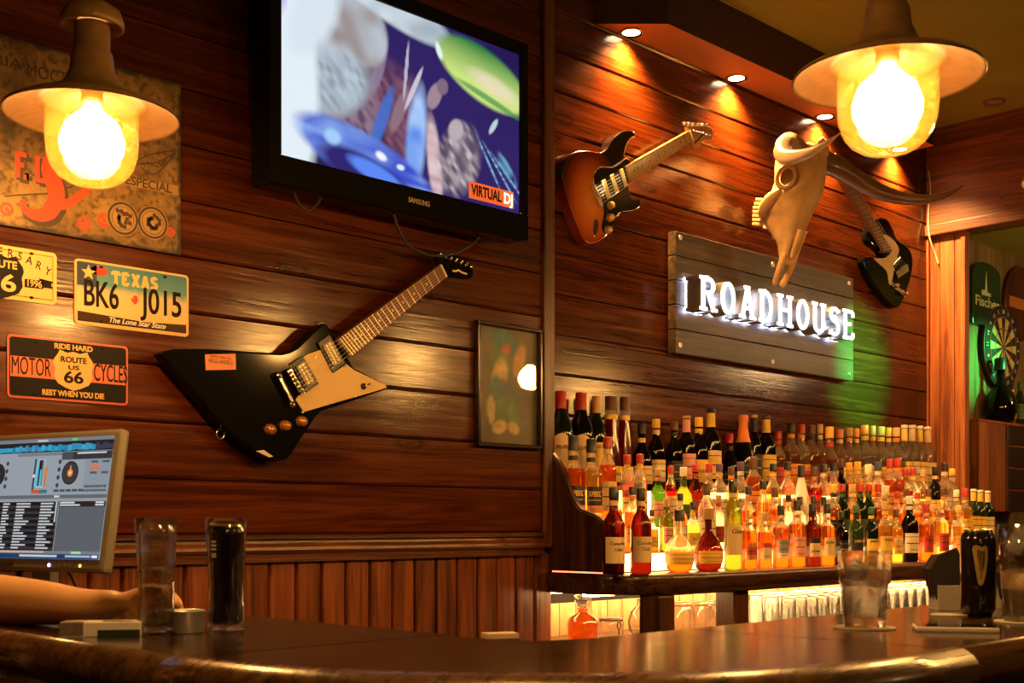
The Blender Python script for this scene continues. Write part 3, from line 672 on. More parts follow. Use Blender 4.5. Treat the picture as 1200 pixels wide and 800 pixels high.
for cx, cy in ((144, 256), (179, 261)):
    a, b = po_at(cx, cy); c = MB(); c.lathe([(.034,0),(.040,0)], 28, cap=False); c.lathe([(.028,0),(.0295,0)], 28, cap=False)
    for k in range(14): aa = 2*PI*k/14; rr = .010+.012*hash2(k, cx); c.lathe([(0,0),(.006,0)], 6, (rr*math.cos(aa), rr*math.sin(aa), 0), cap=False)
    c.build('medal_ring', TINK, po, loc=(a, -.0046, b), rot=(PI/2, 0, 0)); MB().lathe([(0,0),(.042,0)], 28, cap=False).build('medal', TPAL, po, loc=(a, -.0043, b), rot=(PI/2, 0, 0))
for cx, cy, r_ in ((98, 262, .017), (122, 258, .018), (8, 245, .016), (200, 272, .012)):
    a, b = po_at(cx, cy); c = MB(); c.lathe([(r_*.55,0),(r_,0)], 20, cap=False); c.lathe([(0,0),(r_*.35,0)], 12, cap=False); c.build('red_stamp', TRED, po, loc=(a, -.0042, b), rot=(PI/2,0,0))
mb = MB()
for q in ([(160,188),(180,180),(206,176)], [(160,192),(185,190),(206,178)], [(165,196),(182,204),(206,180)], [(172,190),(186,196)]): stroke(mb, [po_at(*s) for s in q], lambda t: .003, -.0044, -.004)
mb.build('line_drawing', TINK, po)

# ---------------------------------------------------------------- licence plates
def plate(cor, label, face, rimcol, name='licence_plate'):
    """cor: pixel corners, lower left and upper right of the plate on the wall"""
    a, b = onY(*cor[0], yw-.003), onY(*cor[1], yw-.003); W_, H_ = b.x-a.x, b.z-a.z
    t = thing(name, label, 'licence plate', (a.x, yw, a.z), group='plates on the plank wall')
    def rr(i, r, n=5):
        P = []
        for cx, cz, s in ((W_-i-r, H_-i-r, 0), (i+r, H_-i-r, 90), (i+r, i+r, 180), (W_-i-r, i+r, 270)):
            P += [(cx+r*math.cos(math.radians(s+90*k/n)), cz+r*math.sin(math.radians(s+90*k/n))) for k in range(n+1)]
        return P
    MB().prism(rr(0, .010), -.0025, 0).build('rim', rimcol, t); MB().prism(rr(.005, .007), -.0032, -.002).build('face', face, t)
    for fx in (.22, .78):
        for fz in (.08, .92): MB().lathe([(0,.0006),(.0035,.0006),(.0035,0)], 10, cap=False, sx=1.6).build('bolt_hole', INK, t, loc=(fx*W_, -.0032, fz*H_), rot=(PI/2, 0, 0))
    return t, W_, H_
SHIELD = [(0,-.5),(.16,-.44),(.34,-.34),(.42,-.18),(.40,0),(.44,.14),(.42,.24),(.34,.36),(.30,.46),(.14,.40),(0,.44),(-.14,.40),(-.30,.46),(-.34,.36),(-.42,.24),(-.44,.14),(-.40,0),(-.42,-.18),(-.34,-.34),(-.16,-.44)]
YEL = plain('yellow_enamel', (.66,.42,.16), .4, spec=.25)
# Texas plate
def texface():
    m, N, L, P = newmat('sunset_plate_print'); tc = N.new('ShaderNodeTexCoord'); sx = N.new('ShaderNodeSeparateXYZ'); L.new(tc.outputs['Object'], sx.inputs[0])
    nz = N.new('ShaderNodeTexNoise'); nz.inputs['Scale'].default_value = 25; L.new(tc.outputs['Object'], nz.inputs['Vector'])
    ad = N.new('ShaderNodeMath'); ad.operation = 'MULTIPLY_ADD'; L.new(nz.outputs['Fac'], ad.inputs[0]); ad.inputs[1].default_value = .03; L.new(sx.outputs['Z'], ad.inputs[2])
    r = N.new('ShaderNodeValToRGB'); e = r.color_ramp.elements; e[0].position = .0; e[0].color = (.62,.40,.15,1); e[1].position = 1; e[1].color = (.025,.13,.20,1)
    for p_, c_ in ((.42,(.66,.43,.17,1)),(.58,(.52,.40,.21,1)),(.70,(.06,.22,.27,1))): q = e.new(p_); q.color = c_
    dv = N.new('ShaderNodeMath'); dv.operation = 'DIVIDE'; L.new(ad.outputs[0], dv.inputs[0]); dv.inputs[1].default_value = .17; L.new(dv.outputs[0], r.inputs[0]); L.new(r.outputs[0], P.inputs['Base Color']); P.inputs['Roughness'].default_value = .3; return m
t, W_, H_ = plate(((87.5,379),(221,323)), 'licence plate reading BK6 J015 with blue sky and star', texface(), YEL)
st = [(.034+(.019 if k % 2 == 0 else .008)*math.sin(2*PI*k/10), H_-.030+(.019 if k % 2 == 0 else .008)*math.cos(2*PI*k/10)) for k in range(10)]
MB().prism(R4(.006, H_*.60, .055, H_-.007), -.0037, -.003).build('flag_corner', plain('navy_print', (.02,.03,.07), .4), t)
MB().prism(disc(.062, H_-.022, .022, .012), -.0037, -.003).build('flag_red', RED, t); MB().prism(st, -.0043, -.003).build('star', YEL, t)
MB().prism([(.007,.008),(W_-.007,.008),(W_-.007,.030),(W_*.6,.024),(.007,.032)], -.0037, -.003).build('dark_ground', plain('brown_print', (.045,.018,.010), .5, spec=.2), t)
mb = MB(); xx = .094
for ch in 'TEXAS': mb, wd = slab_letter(ch, .030, .24, -.0045, -.003, 1.12, mb, xx, H_-.048); xx += .0255
mb.build('lettering', YEL, t)
text('BK6', .088, INK, t, (.066, -.004, H_*.475), bold=.012, width=.088, ext=.0012); text('J015', .088, INK, t, (.228, -.004, H_*.475), bold=.012, width=.112, ext=.0012)
MB().prism([(.143,.078),(.150,.078),(.150,.086),(.160,.085),(.163,.075),(.156,.064),(.152,.066),(.147,.07)], -.0042, -.003).build('state_outline', RED, t)
text('The Lone Star State', .018, WHITE, t, (W_*.53, -.0042, .0185), shear=.3, bold=.01, width=.150)
# motorcycle plate
a0 = plain('black_enamel', (.007,.004,.004), .35, spec=.15)
t, W_, H_ = plate(((8.5,465),(150,406)), 'black and red motorcycle route 66 plate', a0, plain('red_rim_enamel', (.5,.09,.05), .3))
MB().prism(R4(.007, H_*.34, W_-.007, H_*.66), -.0037, -.003).build('red_band', plain('salmon_enamel', (.62,.13,.07), .3), t)
cx, cz = W_*.53, H_*.49
MB().prism([(cx+a*.112, cz+.004+b*.098) for a, b in SHIELD], -.0041, -.003).build('shield', YEL, t)
for s, sz, dz, wd_ in (('ROUTE', .019, .027, .064), ('US', .014, .009, .027), ('66', .038, -.015, .048)): text(s, sz, INK, t, (cx, -.0045, cz+dz), bold=.025, width=wd_)
text('MOTOR', .058, INK, t, (W_*.185, -.0042, H_*.5), bold=0, width=.092); text('CYCLES', .058, INK, t, (W_*.845, -.0042, H_*.5), bold=.008, width=.086)
text('RIDE HARD', .017, YEL, t, (cx, -.0042, H_-.017), bold=.03, width=.094); text('REST WHEN YOU DIE', .018, YEL, t, (W_*.53, -.0042, .017), bold=.03, width=.152)
# anniversary plate, partly out of the picture
b = onY(66.5, 298, yw-.003); 
t, W_, H_ = plate(((-76,339),(66.5,297)), 'yellow anniversary plate with black 66 shield', YEL, plain('yellow_rim', (.7,.46,.12), .3))
MB().prism(R4(.009,.009,W_-.009,H_-.009), -.0034, -.003).build('border_line', INK, t); MB().prism(R4(.0105,.0105,W_-.0105,H_-.0105), -.0037, -.0034).build('inner_field', YEL, t)
cx, cz = W_*.515, H_*.42
MB().prism([(cx+a*.125, cz+b*.106) for a, b in SHIELD], -.0041, -.003).build('shield', INK, t)
text('ROUTE', .024, YEL, t, (cx, -.0045, cz+.026), bold=.025, width=.076); text('66', .054, YEL, t, (cx, -.0045, cz-.017), bold=.02, width=.072)
MB().prism([(W_*.72,H_*.26),(W_*.88,H_*.27),(W_*.88,H_*.43),(W_*.72,H_*.42)], -.0041, -.003).build('ribbon', INK, t); MB().prism([(W_*.88,H_*.3),(W_*.965,H_*.3),(W_*.95,H_*.37),(W_*.965,H_*.44),(W_*.84,H_*.47)], -.0041, -.003).build('ribbon_tail', INK, t)
text('1996', .022, YEL, t, (W_*.80, -.0045, H_*.345), bold=.01, width=.034)
for k, ch in enumerate('ANNIVERSARY'):
    u = (k-5)/5; text(ch, .027, INK, t, (W_*.52+u*W_*.40, -.0042, H_*.885-.030*u*u-.002), rot=(PI/2, u*.35, 0), bold=.004, sx=.85)

# ---------------------------------------------------------------- framed picture
c0, c1 = onY(560.5, 522, yw-.02), onY(636, 386, yw-.02); FW, FH = c1.x-c0.x, c1.z-c0.z
fp = thing('framed_picture', 'small framed green picture behind glass beside the corner post', 'picture', (c0.x, yw, c0.z))
fm = MB(); b_ = .013
for a, b in (((0,-.022,0),(FW,0,b_)), ((0,-.022,FH-b_),(FW,0,FH)), ((0,-.022,b_),(b_,0,FH-b_)), ((FW-b_,-.022,b_),(FW,0,FH-b_))): fm.box(a, b, bev=.003)
fm.build('frame', plain('dark_gloss_frame', (.025,.012,.008), .2, metal=.3), fp)
def pic(u, v):
    c = mixc((.034,.026,.010), (.085,.066,.022), vnoise(u*5, v*7))
    for cx, cy, rx, ry, rot, col in ((.45,.88,.26,.055,-6,(.008,.07,.085)),(.42,.90,.15,.05,0,(.01,.09,.10)),(.46,.81,.09,.035,12,(.34,.05,.03)),(.40,.70,.20,.07,-12,(.03,.10,.02)),(.70,.74,.12,.07,30,(.32,.15,.05)),(.36,.58,.14,.09,20,(.36,.25,.10)),
        (.46,.42,.26,.08,-10,(.008,.055,.085)),(.30,.40,.10,.12,15,(.012,.07,.09)),(.46,.30,.20,.08,8,(.03,.09,.02)),(.60,.24,.10,.06,-20,(.05,.11,.03)),(.22,.28,.06,.08,25,(.34,.24,.11)),(.36,.14,.12,.035,4,(.38,.26,.10)),(.60,.14,.10,.032,-6,(.36,.25,.10)),(.78,.20,.08,.05,15,(.06,.06,.07))):
        c = mixc(c, tuple(q*(.7+.6*vnoise(u*14, v*20)) for q in col), blob(u,v,cx,cy,rx,ry*1.6,rot,.35)*.9)
    return tuple(min(q*1.25, .8) for q in c)
picture('print', b_, FW-b_, b_, FH-b_, 30, 56, pic, PR, fp, -.004)
GLASSP = bpy.data.materials.new('picture_glass'); GLASSP.use_nodes = True; N = GLASSP.node_tree.nodes; L = GLASSP.node_tree.links; N.clear()
o = N.new('ShaderNodeOutputMaterial'); t_ = N.new('ShaderNodeBsdfTransparent'); g_ = N.new('ShaderNodeBsdfGlossy'); g_.inputs['Roughness'].default_value = .015; 
x_ = N.new('ShaderNodeMixShader'); L.new(schlick(N, L, .05), x_.inputs[0]); L.new(t_.outputs[0], x_.inputs[1]); L.new(g_.outputs[0], x_.inputs[2]); L.new(x_.outputs[0], o.inputs[0])
box('glass', (b_-.002,-.011,b_-.002), (FW-b_+.002,-.009,FH-b_+.002), GLASSP, fp)
# ---------------------------------------------------------------- guitars hung on the walls
def tracer(org, yface):
    return lambda px, py: (onY(px, py, yface).x-org[0], onY(px, py, yface).z-org[2])
def zoomed(x0, y0, k, T): return lambda q: T(x0+k*q[0], y0+k*q[1])
def bar2(mb, a, b, wd, y0, y1, bev=0):
    """flat bar between two wall points"""
    d = Vector(b)-Vector(a); n = Vector((-d.y, d.x)).normalized()*wd/2; A, B = Vector(a), Vector(b)
    return mb.prism([tuple(A+n), tuple(B+n), tuple(B-n), tuple(A-n)], y0, y1, bev=bev)
def knob(parent, p, y, r, mat, h=.016, top=None, name='knob'):
    MB().lathe([(r,0),(r,.004),(r*.85,h*.75),(r*.75,h),(0,h)], 16, cap=False).build(name, mat, parent, loc=(p[0], y, p[1]), rot=(PI/2, 0, 0))
def strings(parent, A0, A1, B0, B1, ya, yb, n=6, mat=None):
    mb = MB()
    for k in range(n):
        u = k/(n-1); a = Vector(A0).lerp(Vector(A1), u); b = Vector(B0).lerp(Vector(B1), u); mb.tube([(a.x, ya, a.y), (b.x, yb, b.y)], .0003+.0002*u, 4, cap=False)
    mb.build('string', mat or STEEL, parent)['kind'] = 'stuff'
def neck(parent, h0, h1, n0, n1, y0, y1, board, nfret=20, skip=0, dot=None, headwood=None):
    """tapered fretboard from the heel edge h0-h1 to the nut n0-n1"""
    H0, H1, N0, N1 = map(Vector, (h0, h1, n0, n1))
    MB().prism([tuple(H0), tuple(N0), tuple(N1), tuple(H1)], y1, y1+.022, bev=.004).build('neck', headwood or board, parent)
    MB().prism([tuple(H0), tuple(N0), tuple(N1), tuple(H1)], y0, y1).build('fretboard', board, parent)
    fr = MB(); dt = MB(); last = 1.0; tot = 1-2**(-(nfret+1)/12)
    pos = [1-(1-2**(-k/12))/tot for k in range(nfret+1)]
    for k in range(1, nfret+1):
        u = pos[k]; a, b = H0.lerp(N0, u), H1.lerp(N1, u); bar2(fr, tuple(a), tuple(b), .0017, y0-.0014, y0)
        if k in (3,5,7,9,12,15,17,19) and dot:
            v = (pos[k]+pos[k-1])/2; c = H0.lerp(N0, v).lerp(H1.lerp(N1, v), .5); dt.prism(disc(c.x, c.y, .0032, .0032, 8), y0-.0006, y0)
    fr.build('fret', plain('fret_wire', (.75,.62,.42), .3, metal=1), parent)
    if dot: dt.build('inlay_dot', dot, parent)
    bar2(MB(), tuple(N0), tuple(N1), .006, y0-.003, y1).build('nut', CREAM, parent)

ROSE = plain('rosewood_board', (.16,.045,.016), .4, noise=.4, nscale=60); MAPLE = plain('maple_neck', (.62,.34,.10), .3, noise=.3, nscale=40, coat=.4); MAHO = plain('dark_neck', (.07,.02,.008), .3)
# black angular guitar
yo = yw-.062; org = tuple(onY(320, 460, yw))
g = thing('electric_guitar', 'black angular electric guitar with cream pickguard below the television', 'guitar', (org[0], yw, org[2]))
T = tracer(org, yo); Zx = zoomed(170, 370, .24167, T)
body = [(78,182),(95,170),(130,160),(300,158),(600,178),(660,181),(700,172),(740,150),(800,90),(835,55),(858,38),(880,38),(905,72),(930,118),(985,200),(1012,252),(1160,328),(1174,344),(1165,358),(1000,415),(860,462),(835,482),(765,585),(705,680),(680,700),(640,706),(600,698),(520,645),(430,578),(330,480),(180,300),(100,212)]
yf_ = yo-yw
MB().prism([Zx(q) for q in body], yf_+.044, yf_, bev=.006, segs=3).build('body', GLOSSB, g)
MB().prism([Zx(q) for q in [(728,408),(770,345),(700,240),(790,185),(850,165),(910,278),(972,232),(1010,262),(1166,335),(1168,350),(768,466)]], yf_-.0025, yf_, bev=.0008).build('pickguard', plain('aged_cream_guard', (.62,.40,.13), .35), g)
for quad, nm in (([(830,132),(888,92),(964,228),(905,276)], 0), ([(700,232),(758,195),(836,330),(776,372)], 1)):
    MB().prism([Zx(q) for q in quad], yf_-.007, yf_-.0, bev=.001).build('pickup_ring', BLACK, g)
    c = Vector((0, 0)); 
    for q in quad: c += Vector(Zx(q))/4
    inn = [tuple(c+(Vector(Zx(q))-c)*.72) for q in quad]; pk = MB().prism(inn, yf_-.011, yf_-.007, bev=.001).build('pickup', plain('dark_nickel', (.10,.085,.06), .3, metal=.7), g)
    sc_ = MB()
    for rr_ in (.33, .67):
        for k in range(6):
            a = Vector(inn[0]).lerp(Vector(inn[1]), rr_).lerp(Vector(inn[3]).lerp(Vector(inn[2]), rr_), (k+.7)/6.4); sc_.prism(disc(a.x, a.y, .0035, .0035, 8), yf_-.0125, yf_-.011)
    sc_.build('pole_screw', plain('aged_nickel', (.42,.34,.22), .35, metal=1), pk)
b1 = MB(); bar2(b1, Zx((682,262)), Zx((752,382)), .017, yf_-.016, yf_-.004, bev=.002); br = b1.build('bridge', CHROME, g)
sd = MB()
for k in range(6): a = Vector(Zx((690,278))).lerp(Vector(Zx((746,370))), k/5); sd.prism(disc(a.x, a.y, .005, .005, 8), yf_-.019, yf_-.016)
sd.build('saddle', BRASS_D, br)
b1 = MB(); bar2(b1, Zx((628,285)), Zx((704,432)), .013, yf_-.018, yf_-.006, bev=.003); tp = b1.build('tailpiece', CHROME, g)
for q in ((636,292),(700,430)): knob(tp, Zx(q), yf_, .010, CHROME, .018, name='stud')
for q in ((603,552),(676,534),(755,513)): knob(g, Zx(q), yf_, .0155, plain('amber_knob', (.42,.17,.06), .25, metal=.5), .016)
knob(g, Zx((1055,342)), yf_-.002, .009, BLACK, .005, name='switch_plate'); MB().tube([(Zx((1055,342))[0], yf_-.004, Zx((1055,342))[1]), (Zx((1070,332))[0], yf_-.022, Zx((1070,332))[1])], .0028, 8).build('switch_lever', CHROME, g)
sk = MB().prism([Zx(q) for q in [(290,187),(438,184),(440,260),(294,263)]], yf_-.0008, yf_).build('sticker', plain('orange_sticker', (.70,.22,.09), .45), g)
cx_, cz_ = Zx((365,222))
for s, dz, sz, wd_ in (('SUPPORT YOUR LOCAL', .0105, .009, .062), ('HELLS ANGELS', -.0005, .014, .070), ('BIG HOUSE', -.0125, .009, .036)):
    if s == 'BIG HOUSE': continue
    text(s, sz, plain('sticker_ink', (.10,.03,.02), .5), sk, (cx_, yf_-.0012, cz_+dz), rot=(PI/2, .01, 0), bold=.01, width=wd_, ext=.0002)
MB().prism([Zx(q) for q in [(538,655),(575,650),(622,682),(600,685)]], yf_-.001, yf_).build('emblem', plain('silver_emblem', (.6,.5,.4), .3, metal=.8), g)
for q in ((760,467),(738,412),(902,420),(1015,390),(1160,346),(1050,300),(965,245),(820,200)): knob(g, Zx(q), yf_-.0025, .0028, SCREW, .001, name='screw')
Zn = zoomed(440, 260, .2, T)
neck(g, Zx((918,118)), Zx((985,200)), Zn((365,254)), Zn((400,326)), yf_-.012, yf_-.005, ROSE, 22, dot=CREAM, headwood=MAHO)
hs = MB().prism([Zn(q) for q in [(352,196),(362,178),(384,174),(460,200),(540,240),(560,268),(570,300),(564,322),(540,336),(470,330),(405,322),(368,254)]], yf_-.004, yf_+.012, bev=.002).build('headstock', GLOSSB, g)
for k in range(6): q = (384+k*30, 196+k*11.5); knob(hs, Zn((q[0]+10, q[1]+14)), yf_-.004, .005, CHROME, .012, name='tuner_post'); knob(hs, Zn((q[0]-2, q[1]-10)), yf_+.006, .006, CHROME, .012, name='tuner_button')
mb = MB(); stroke(mb, [Zn(q) for q in [(445,285),(465,290),(480,284),(500,296),(530,306)]], lambda t: .005, yf_-.005, yf_-.0035); mb.build('logo', plain('gold_logo', (.7,.5,.25), .3), hs)
strings(g, Zx((690,278)), Zx((746,370)), Zn((368,262)), Zn((398,320)), yf_-.019, yf_-.0155)
for q in ((890,48),(398,570)):
    a = Zx(q); pts = [(a[0]+.012*math.cos(t), -.030, a[1]+.012*math.sin(t)) for t in [2*PI*i/14 for i in range(14)]]
    h = MB().tube(pts, .0018, 6, closed=True).tube([(a[0], 0, a[1]+.016), (a[0], -.03, a[1]+.011)], .0018, 6).build('hanging_hook', STEEL, g)

# sunburst guitar
yb_ = YB-.021; yo = yb_-.062; org = tuple(onY(700, 230, yb_))
g = thing('electric_guitar', 'sunburst electric guitar with maple neck beneath the downlights', 'guitar', (org[0], yb_, org[2]))
T = tracer(org, yo); Zs = zoomed(640, 130, .21256, T); yf_ = yo-yb_
ol = [(492,130),(475,110),(432,107),(390,130),(360,165),(337,203),(300,227),(240,218),(180,220),(130,240),(98,275),(88,330),(98,400),(120,485),(150,575),(188,668),(218,718),(255,731),(300,715),(340,680),(370,622),(392,580),(425,556),(480,550),(515,532),(526,503),(510,486),(482,490),(462,470),(450,430),(446,385),(455,330),(440,290),(432,255),(437,220),(450,180),(470,152),(490,142)]
ols = spline([Zs(q) for q in ol], 3, True)
def burst():
    m, N, L, P = newmat('sunburst_lacquer'); tc = N.new('ShaderNodeTexCoord'); mp = N.new('ShaderNodeMapping'); L.new(tc.outputs['Object'], mp.inputs[0])
    c = Vector(Zs((255,500))); mp.inputs['Location'].default_value = (-c.x, 0, -c.y); mp.inputs['Scale'].default_value = (1, 0, 1)
    rt = N.new('ShaderNodeMapping'); rt.inputs['Rotation'].default_value = (0, math.radians(28), 0); rt.inputs['Scale'].default_value = (5.2, 0, 4.0); L.new(mp.outputs[0], rt.inputs[0])
    ln = N.new('ShaderNodeVectorMath'); ln.operation = 'LENGTH'; L.new(rt.outputs[0], ln.inputs[0])
    r = N.new('ShaderNodeValToRGB'); e = r.color_ramp.elements; e[0].position = .12; e[0].color = (.62,.20,.035,1); e[1].position = .86; e[1].color = (.012,.005,.004,1)
    for p_, c_ in ((.45,(.42,.085,.015,1)),(.66,(.16,.018,.006,1))): q = e.new(p_); q.color = c_
    L.new(ln.outputs['Value'], r.inputs[0]); L.new(r.outputs[0], P.inputs['Base Color']); P.inputs['Roughness'].default_value = .15; P.inputs['Coat Weight'].default_value = .6; return m
bmb = MB(); bm_mat = burst()
MB().prism(ols, yf_+.044, yf_, bev=.008, segs=3).build('body', bm_mat, g)
pgp = [(262,385),(268,340),(300,312),(360,314),(408,290),(438,264),(462,292),(448,400),(458,462),(482,492),(512,492),(506,512),(478,532),(420,545),(392,566),(368,612),(350,668),(325,678),(304,640),(318,560),(300,470),(270,420)]
MB().prism(spline([Zs(q) for q in pgp], 3, True), yf_-.0035, yf_, bev=.001).build('pickguard', plain('black_guard', (.010,.008,.007), .2), g)
MB().prism([Zs(q) for q in [(258,400),(268,335),(300,306),(362,308),(440,258),(455,268),(440,275),(365,318),(303,316),(275,342),(268,400)]], yf_-.0015, yf_).build('guard_edge', WHITE, g)
for a, b in (((308,382),(340,482)), ((354,352),(386,452)), ((404,322),(434,418))):
    pk = bar2(MB(), Zs(a), Zs(b), .019, yf_-.010, yf_-.003, bev=.003).build('pickup', CREAM, g)
b1 = bar2(MB(), Zs((250,412)), Zs((296,532)), .020, yf_-.012, yf_, bev=.002).build('bridge', CHROME, g)
for q in ((346,522),(343,590),(332,657)): knob(g, Zs(q), yf_-.003, .0145, plain('gold_knob', (.72,.42,.13), .3, metal=.3), .018)
MB().tube([(Zs((375,585))[0], yf_-.003, Zs((375,585))[1]), (Zs((377,580))[0], yf_-.02, Zs((377,580))[1])], .003, 8).build('switch_lever', CREAM, g)
MB().prism(spline([Zs(q) for q in [(262,600),(280,600),(285,630),(275,680),(264,695),(256,660)]], 3, True), yf_-.003, yf_, bev=.001).build('jack_plate', CHROME, g)
neck(g, Zs((428,308)), Zs((452,392)), Zs((780,111)), Zs((800,166)), yf_-.011, yf_-.005, MAPLE, 21, dot=INK)
hs = MB().prism(spline([Zs(q) for q in [(776,84),(830,84),(882,84),(908,95),(918,125),(912,152),(892,163),(866,160),(852,172),(845,190),(826,207),(806,196),(796,160),(784,118)]], 3, True), yf_-.004, yf_+.010, bev=.002).build('headstock', MAPLE, g)
for k in range(6):
    knob(hs, Zs((800+k*17, 112+k*5)), yf_-.004, .005, CHROME, .012, name='tuner_post'); knob(hs, Zs((762+k*24, 68+k*1.5)), yf_+.008, .0075, CHROME, .014, name='tuner_button')
mb = MB(); stroke(mb, [Zs(q) for q in [(812,180),(832,160),(850,140),(870,120)]], lambda t: .006, yf_-.005, yf_-.0035); mb.build('logo', INK, hs)
strings(g, Zs((262,428)), Zs((294,512)), Zs((782,116)), Zs((798,162)), yf_-.013, yf_-.0145)
knob(g, Zs((492,118)), yf_+.015, .006, CHROME, .012, name='strap_button')

# dark guitar beside the skull
yo = yb_-.060; org = tuple(onY(1040, 300, yb_))
g = thing('electric_guitar', 'black electric guitar with cream pickguard beside the horned skull', 'guitar', (org[0], yb_, org[2]))
T = tracer(org, yo); Zt = zoomed(990, 240, .27487, T); yf_ = yo-yb_
ol = [(112,92),(128,64),(158,54),(184,64),(205,100),(226,146),(262,172),(286,206),(292,252),(280,322),(256,390),(238,430),(218,439),(190,420),(150,372),(112,312),(92,268),(84,234),(96,222),(118,222),(134,238),(158,238),(164,214),(150,190),(120,170),(106,150),(105,120)]
MB().prism(spline([Zt(q) for q in ol], 3, True), yf_+.042, yf_, bev=.006, segs=3).build('body', GLOSSB, g)
MB().prism(spline([Zt(q) for q in [(168,128),(202,148),(229,188),(218,232),(206,290),(196,338),(186,330),(176,282),(132,240),(124,226),(160,228),(184,216),(180,180),(160,150)]], 3, True), yf_-.003, yf_, bev=.0008).build('pickguard', plain('cream_guard', (.70,.50,.22), .35), g)
for a, b, wd_ in (((178,205),(190,185),.03), ((205,262),(232,232),.02)): bar2(MB(), Zt(a), Zt(b), wd_, yf_-.010, yf_, bev=.002).build('pickup', BLACK, g)
br = bar2(MB(), Zt((214,300)), Zt((262,268)), .035, yf_-.012, yf_, bev=.002).build('bridge', CHROME, g)
pl_ = bar2(MB(), Zt((196,335)), Zt((256,385)), .022, yf_-.004, yf_, bev=.001).build('control_plate', CHROME, g)
for q in ((212,345),(232,372),(250,378)): knob(g, Zt(q), yf_-.004, .011, CHROME, .018)
h0, h1 = Zt((160,205)), Zt((192,196)); n0, n1 = T(969, 184), T(976, 181)
neck(g, h0, h1, n0, n1, yf_-.012, yf_-.005, plain('brown_board', (.22,.09,.03), .4), 20, dot=CREAM)
d = (Vector(n0)-Vector(h0)).normalized(); nn = Vector((-d.y, d.x)); c = (Vector(n0)+Vector(n1))/2
MB().prism(spline([tuple(c+d*a+nn*b) for a, b in [(0,.02),(.03,.026),(.06,.026),(.09,.024),(.098,.0),(.09,-.024),(.06,-.03),(.03,-.026),(0,-.02)]], 3, True), yf_-.003, yf_+.01, bev=.002).build('headstock', MAPLE, g)
strings(g, Zt((216,302)), Zt((258,274)), n0, n1, yf_-.013, yf_-.0145)

# ---------------------------------------------------------------- lit letter sign on its board
c0, c1 = onY(792, 416, YB-.068), onY(1000, 326, YB-.068)
zb0 = (onY(792,416,YB-.068).z+onY(1000,444.6,YB-.068).z)/2; zb1 = (onY(793,270,YB-.068).z+onY(1000,326,YB-.068).z)/2
BWd, BHt = c1.x-c0.x, zb1-zb0
sg = thing('letter_sign', 'dark wooden board carrying lit white channel letters', 'sign', (c0.x, yb_, zb0))
W_SIGN = wood('grey_brown_sign_board', (.03,.018,.009), (.065,.04,.02), (.11,.07,.036), rough=.35, bump=.3, vary=.2)
nb = 5
for k in range(nb): box('board', (0,-.047,BHt*k/nb+.0012), (BWd,-.008,BHt*(k+1)/nb-.0012), W_SIGN, sg, bev=.003)
for k in (.15, .85): box('batten', (BWd*k-.03,-.008,.02), (BWd*k+.03,0,BHt-.02), W_SHELFV, sg)
for u, v in ((.02,.95),(.5,.93),(.97,.94),(.02,.07),(.5,.06),(.97,.06)): knob(sg, (BWd*u, BHt*v), -.047, .010, SCREW, .004, name='screw')
def sgat(px, py, y): p = onY(px, py, y); return p.x-c0.x, p.z-zb0
LF = glow('letter_face', (.93,.95,1.0), .95); LB = glow('letter_halo', (.72,.80,1.0), 5.5)
# letter fronts stand 9 cm off the board
yF = -.047-.088; xa, za = sgat(821, 362, yb_+yF); xb, zb_ = sgat(1002, 399, yb_+yF); xt, zt_ = sgat(823, 322, yb_+yF)
LH = zt_-za; word = 'ROADHOUSE'; tot = sum(SLAB[ch][0] for ch in word)+.13*(len(word)-1); wx = (xb-xa)/(tot*LH); xx = xa
zz0 = (za+zb_)/2
for ch in word:
    f, wd = slab_letter(ch, LH, .115, yF, yF+.006, wx, MB(), xx, zz0); lf = f.build('letter', LF, sg)
    s_, _ = slab_letter(ch, LH, .135, yF+.006, -.062, wx, MB(), xx, zz0); s_.build('channel_side', STEEL, lf)
    h_, _ = slab_letter(ch, LH, .12, -.062, -.052, wx, MB(), xx, zz0); h_.build('halo_strip', LB, lf)
    xx += wd+.13*LH*wx

# ---------------------------------------------------------------- longhorn skull
BONE = plain('aged_bone', (.78,.44,.15), .6, noise=.8, nscale=13, bump=.9)
HORN = plain('horn', (.20,.09,.04), .28, noise=.7, nscale=14, bump=.15, coat=.3); HORNL = plain('pale_horn', (.68,.48,.28), .3, noise=.4, nscale=10, coat=.3)
SKX, SKZ, SKY = 4.385, 2.775, 2.72
sk = thing('longhorn_skull', 'pale cattle skull with long curved horns above the lit sign', 'skull', (SKX, SKY, SKZ), (math.radians(13), 0, 0))
# rings down the skull: z, half width, front y, back y
rings = [(.035,.060,-.030,.075),(.02,.090,-.058,.10),(-.02,.098,-.072,.115),(-.07,.095,-.080,.115),(-.12,.100,-.080,.10),(-.165,.094,-.074,.115),(-.20,.086,-.066,.145),(-.24,.078,-.058,.155),(-.28,.068,-.050,.140),(-.32,.058,-.042,.095),(-.36,.050,-.034,.052),(-.41,.044,-.024,.030),(-.44,.034,-.014,.022)]
rs = spline(rings, 3); n = 28; vs = []; fs = []
for z_, hw, yf2, yb2 in rs:
    cy, ry = (yf2+yb2)/2, (yb2-yf2)/2
    for i in range(n):
        a = 2*PI*i/n; ca, sa = math.cos(a), math.sin(a); k = (abs(ca)**3+abs(sa)**3)**(-1/3)
        w_ = hw*(.62+.38*(.5-.5*sa)) if z_ < -.24 else hw*(.8+.2*(.5-.5*sa))
        dent = 1.0
        if -.15 < z_ < -.065 and abs(sa+.05) < .62: dent = 1-.42*math.cos((z_+.108)/.043*PI/2)*math.cos((sa+.05)/.62*PI/2)
        vs.append((w_*ca*k*dent, cy+ry*sa*k, z_))
m_ = len(rs)
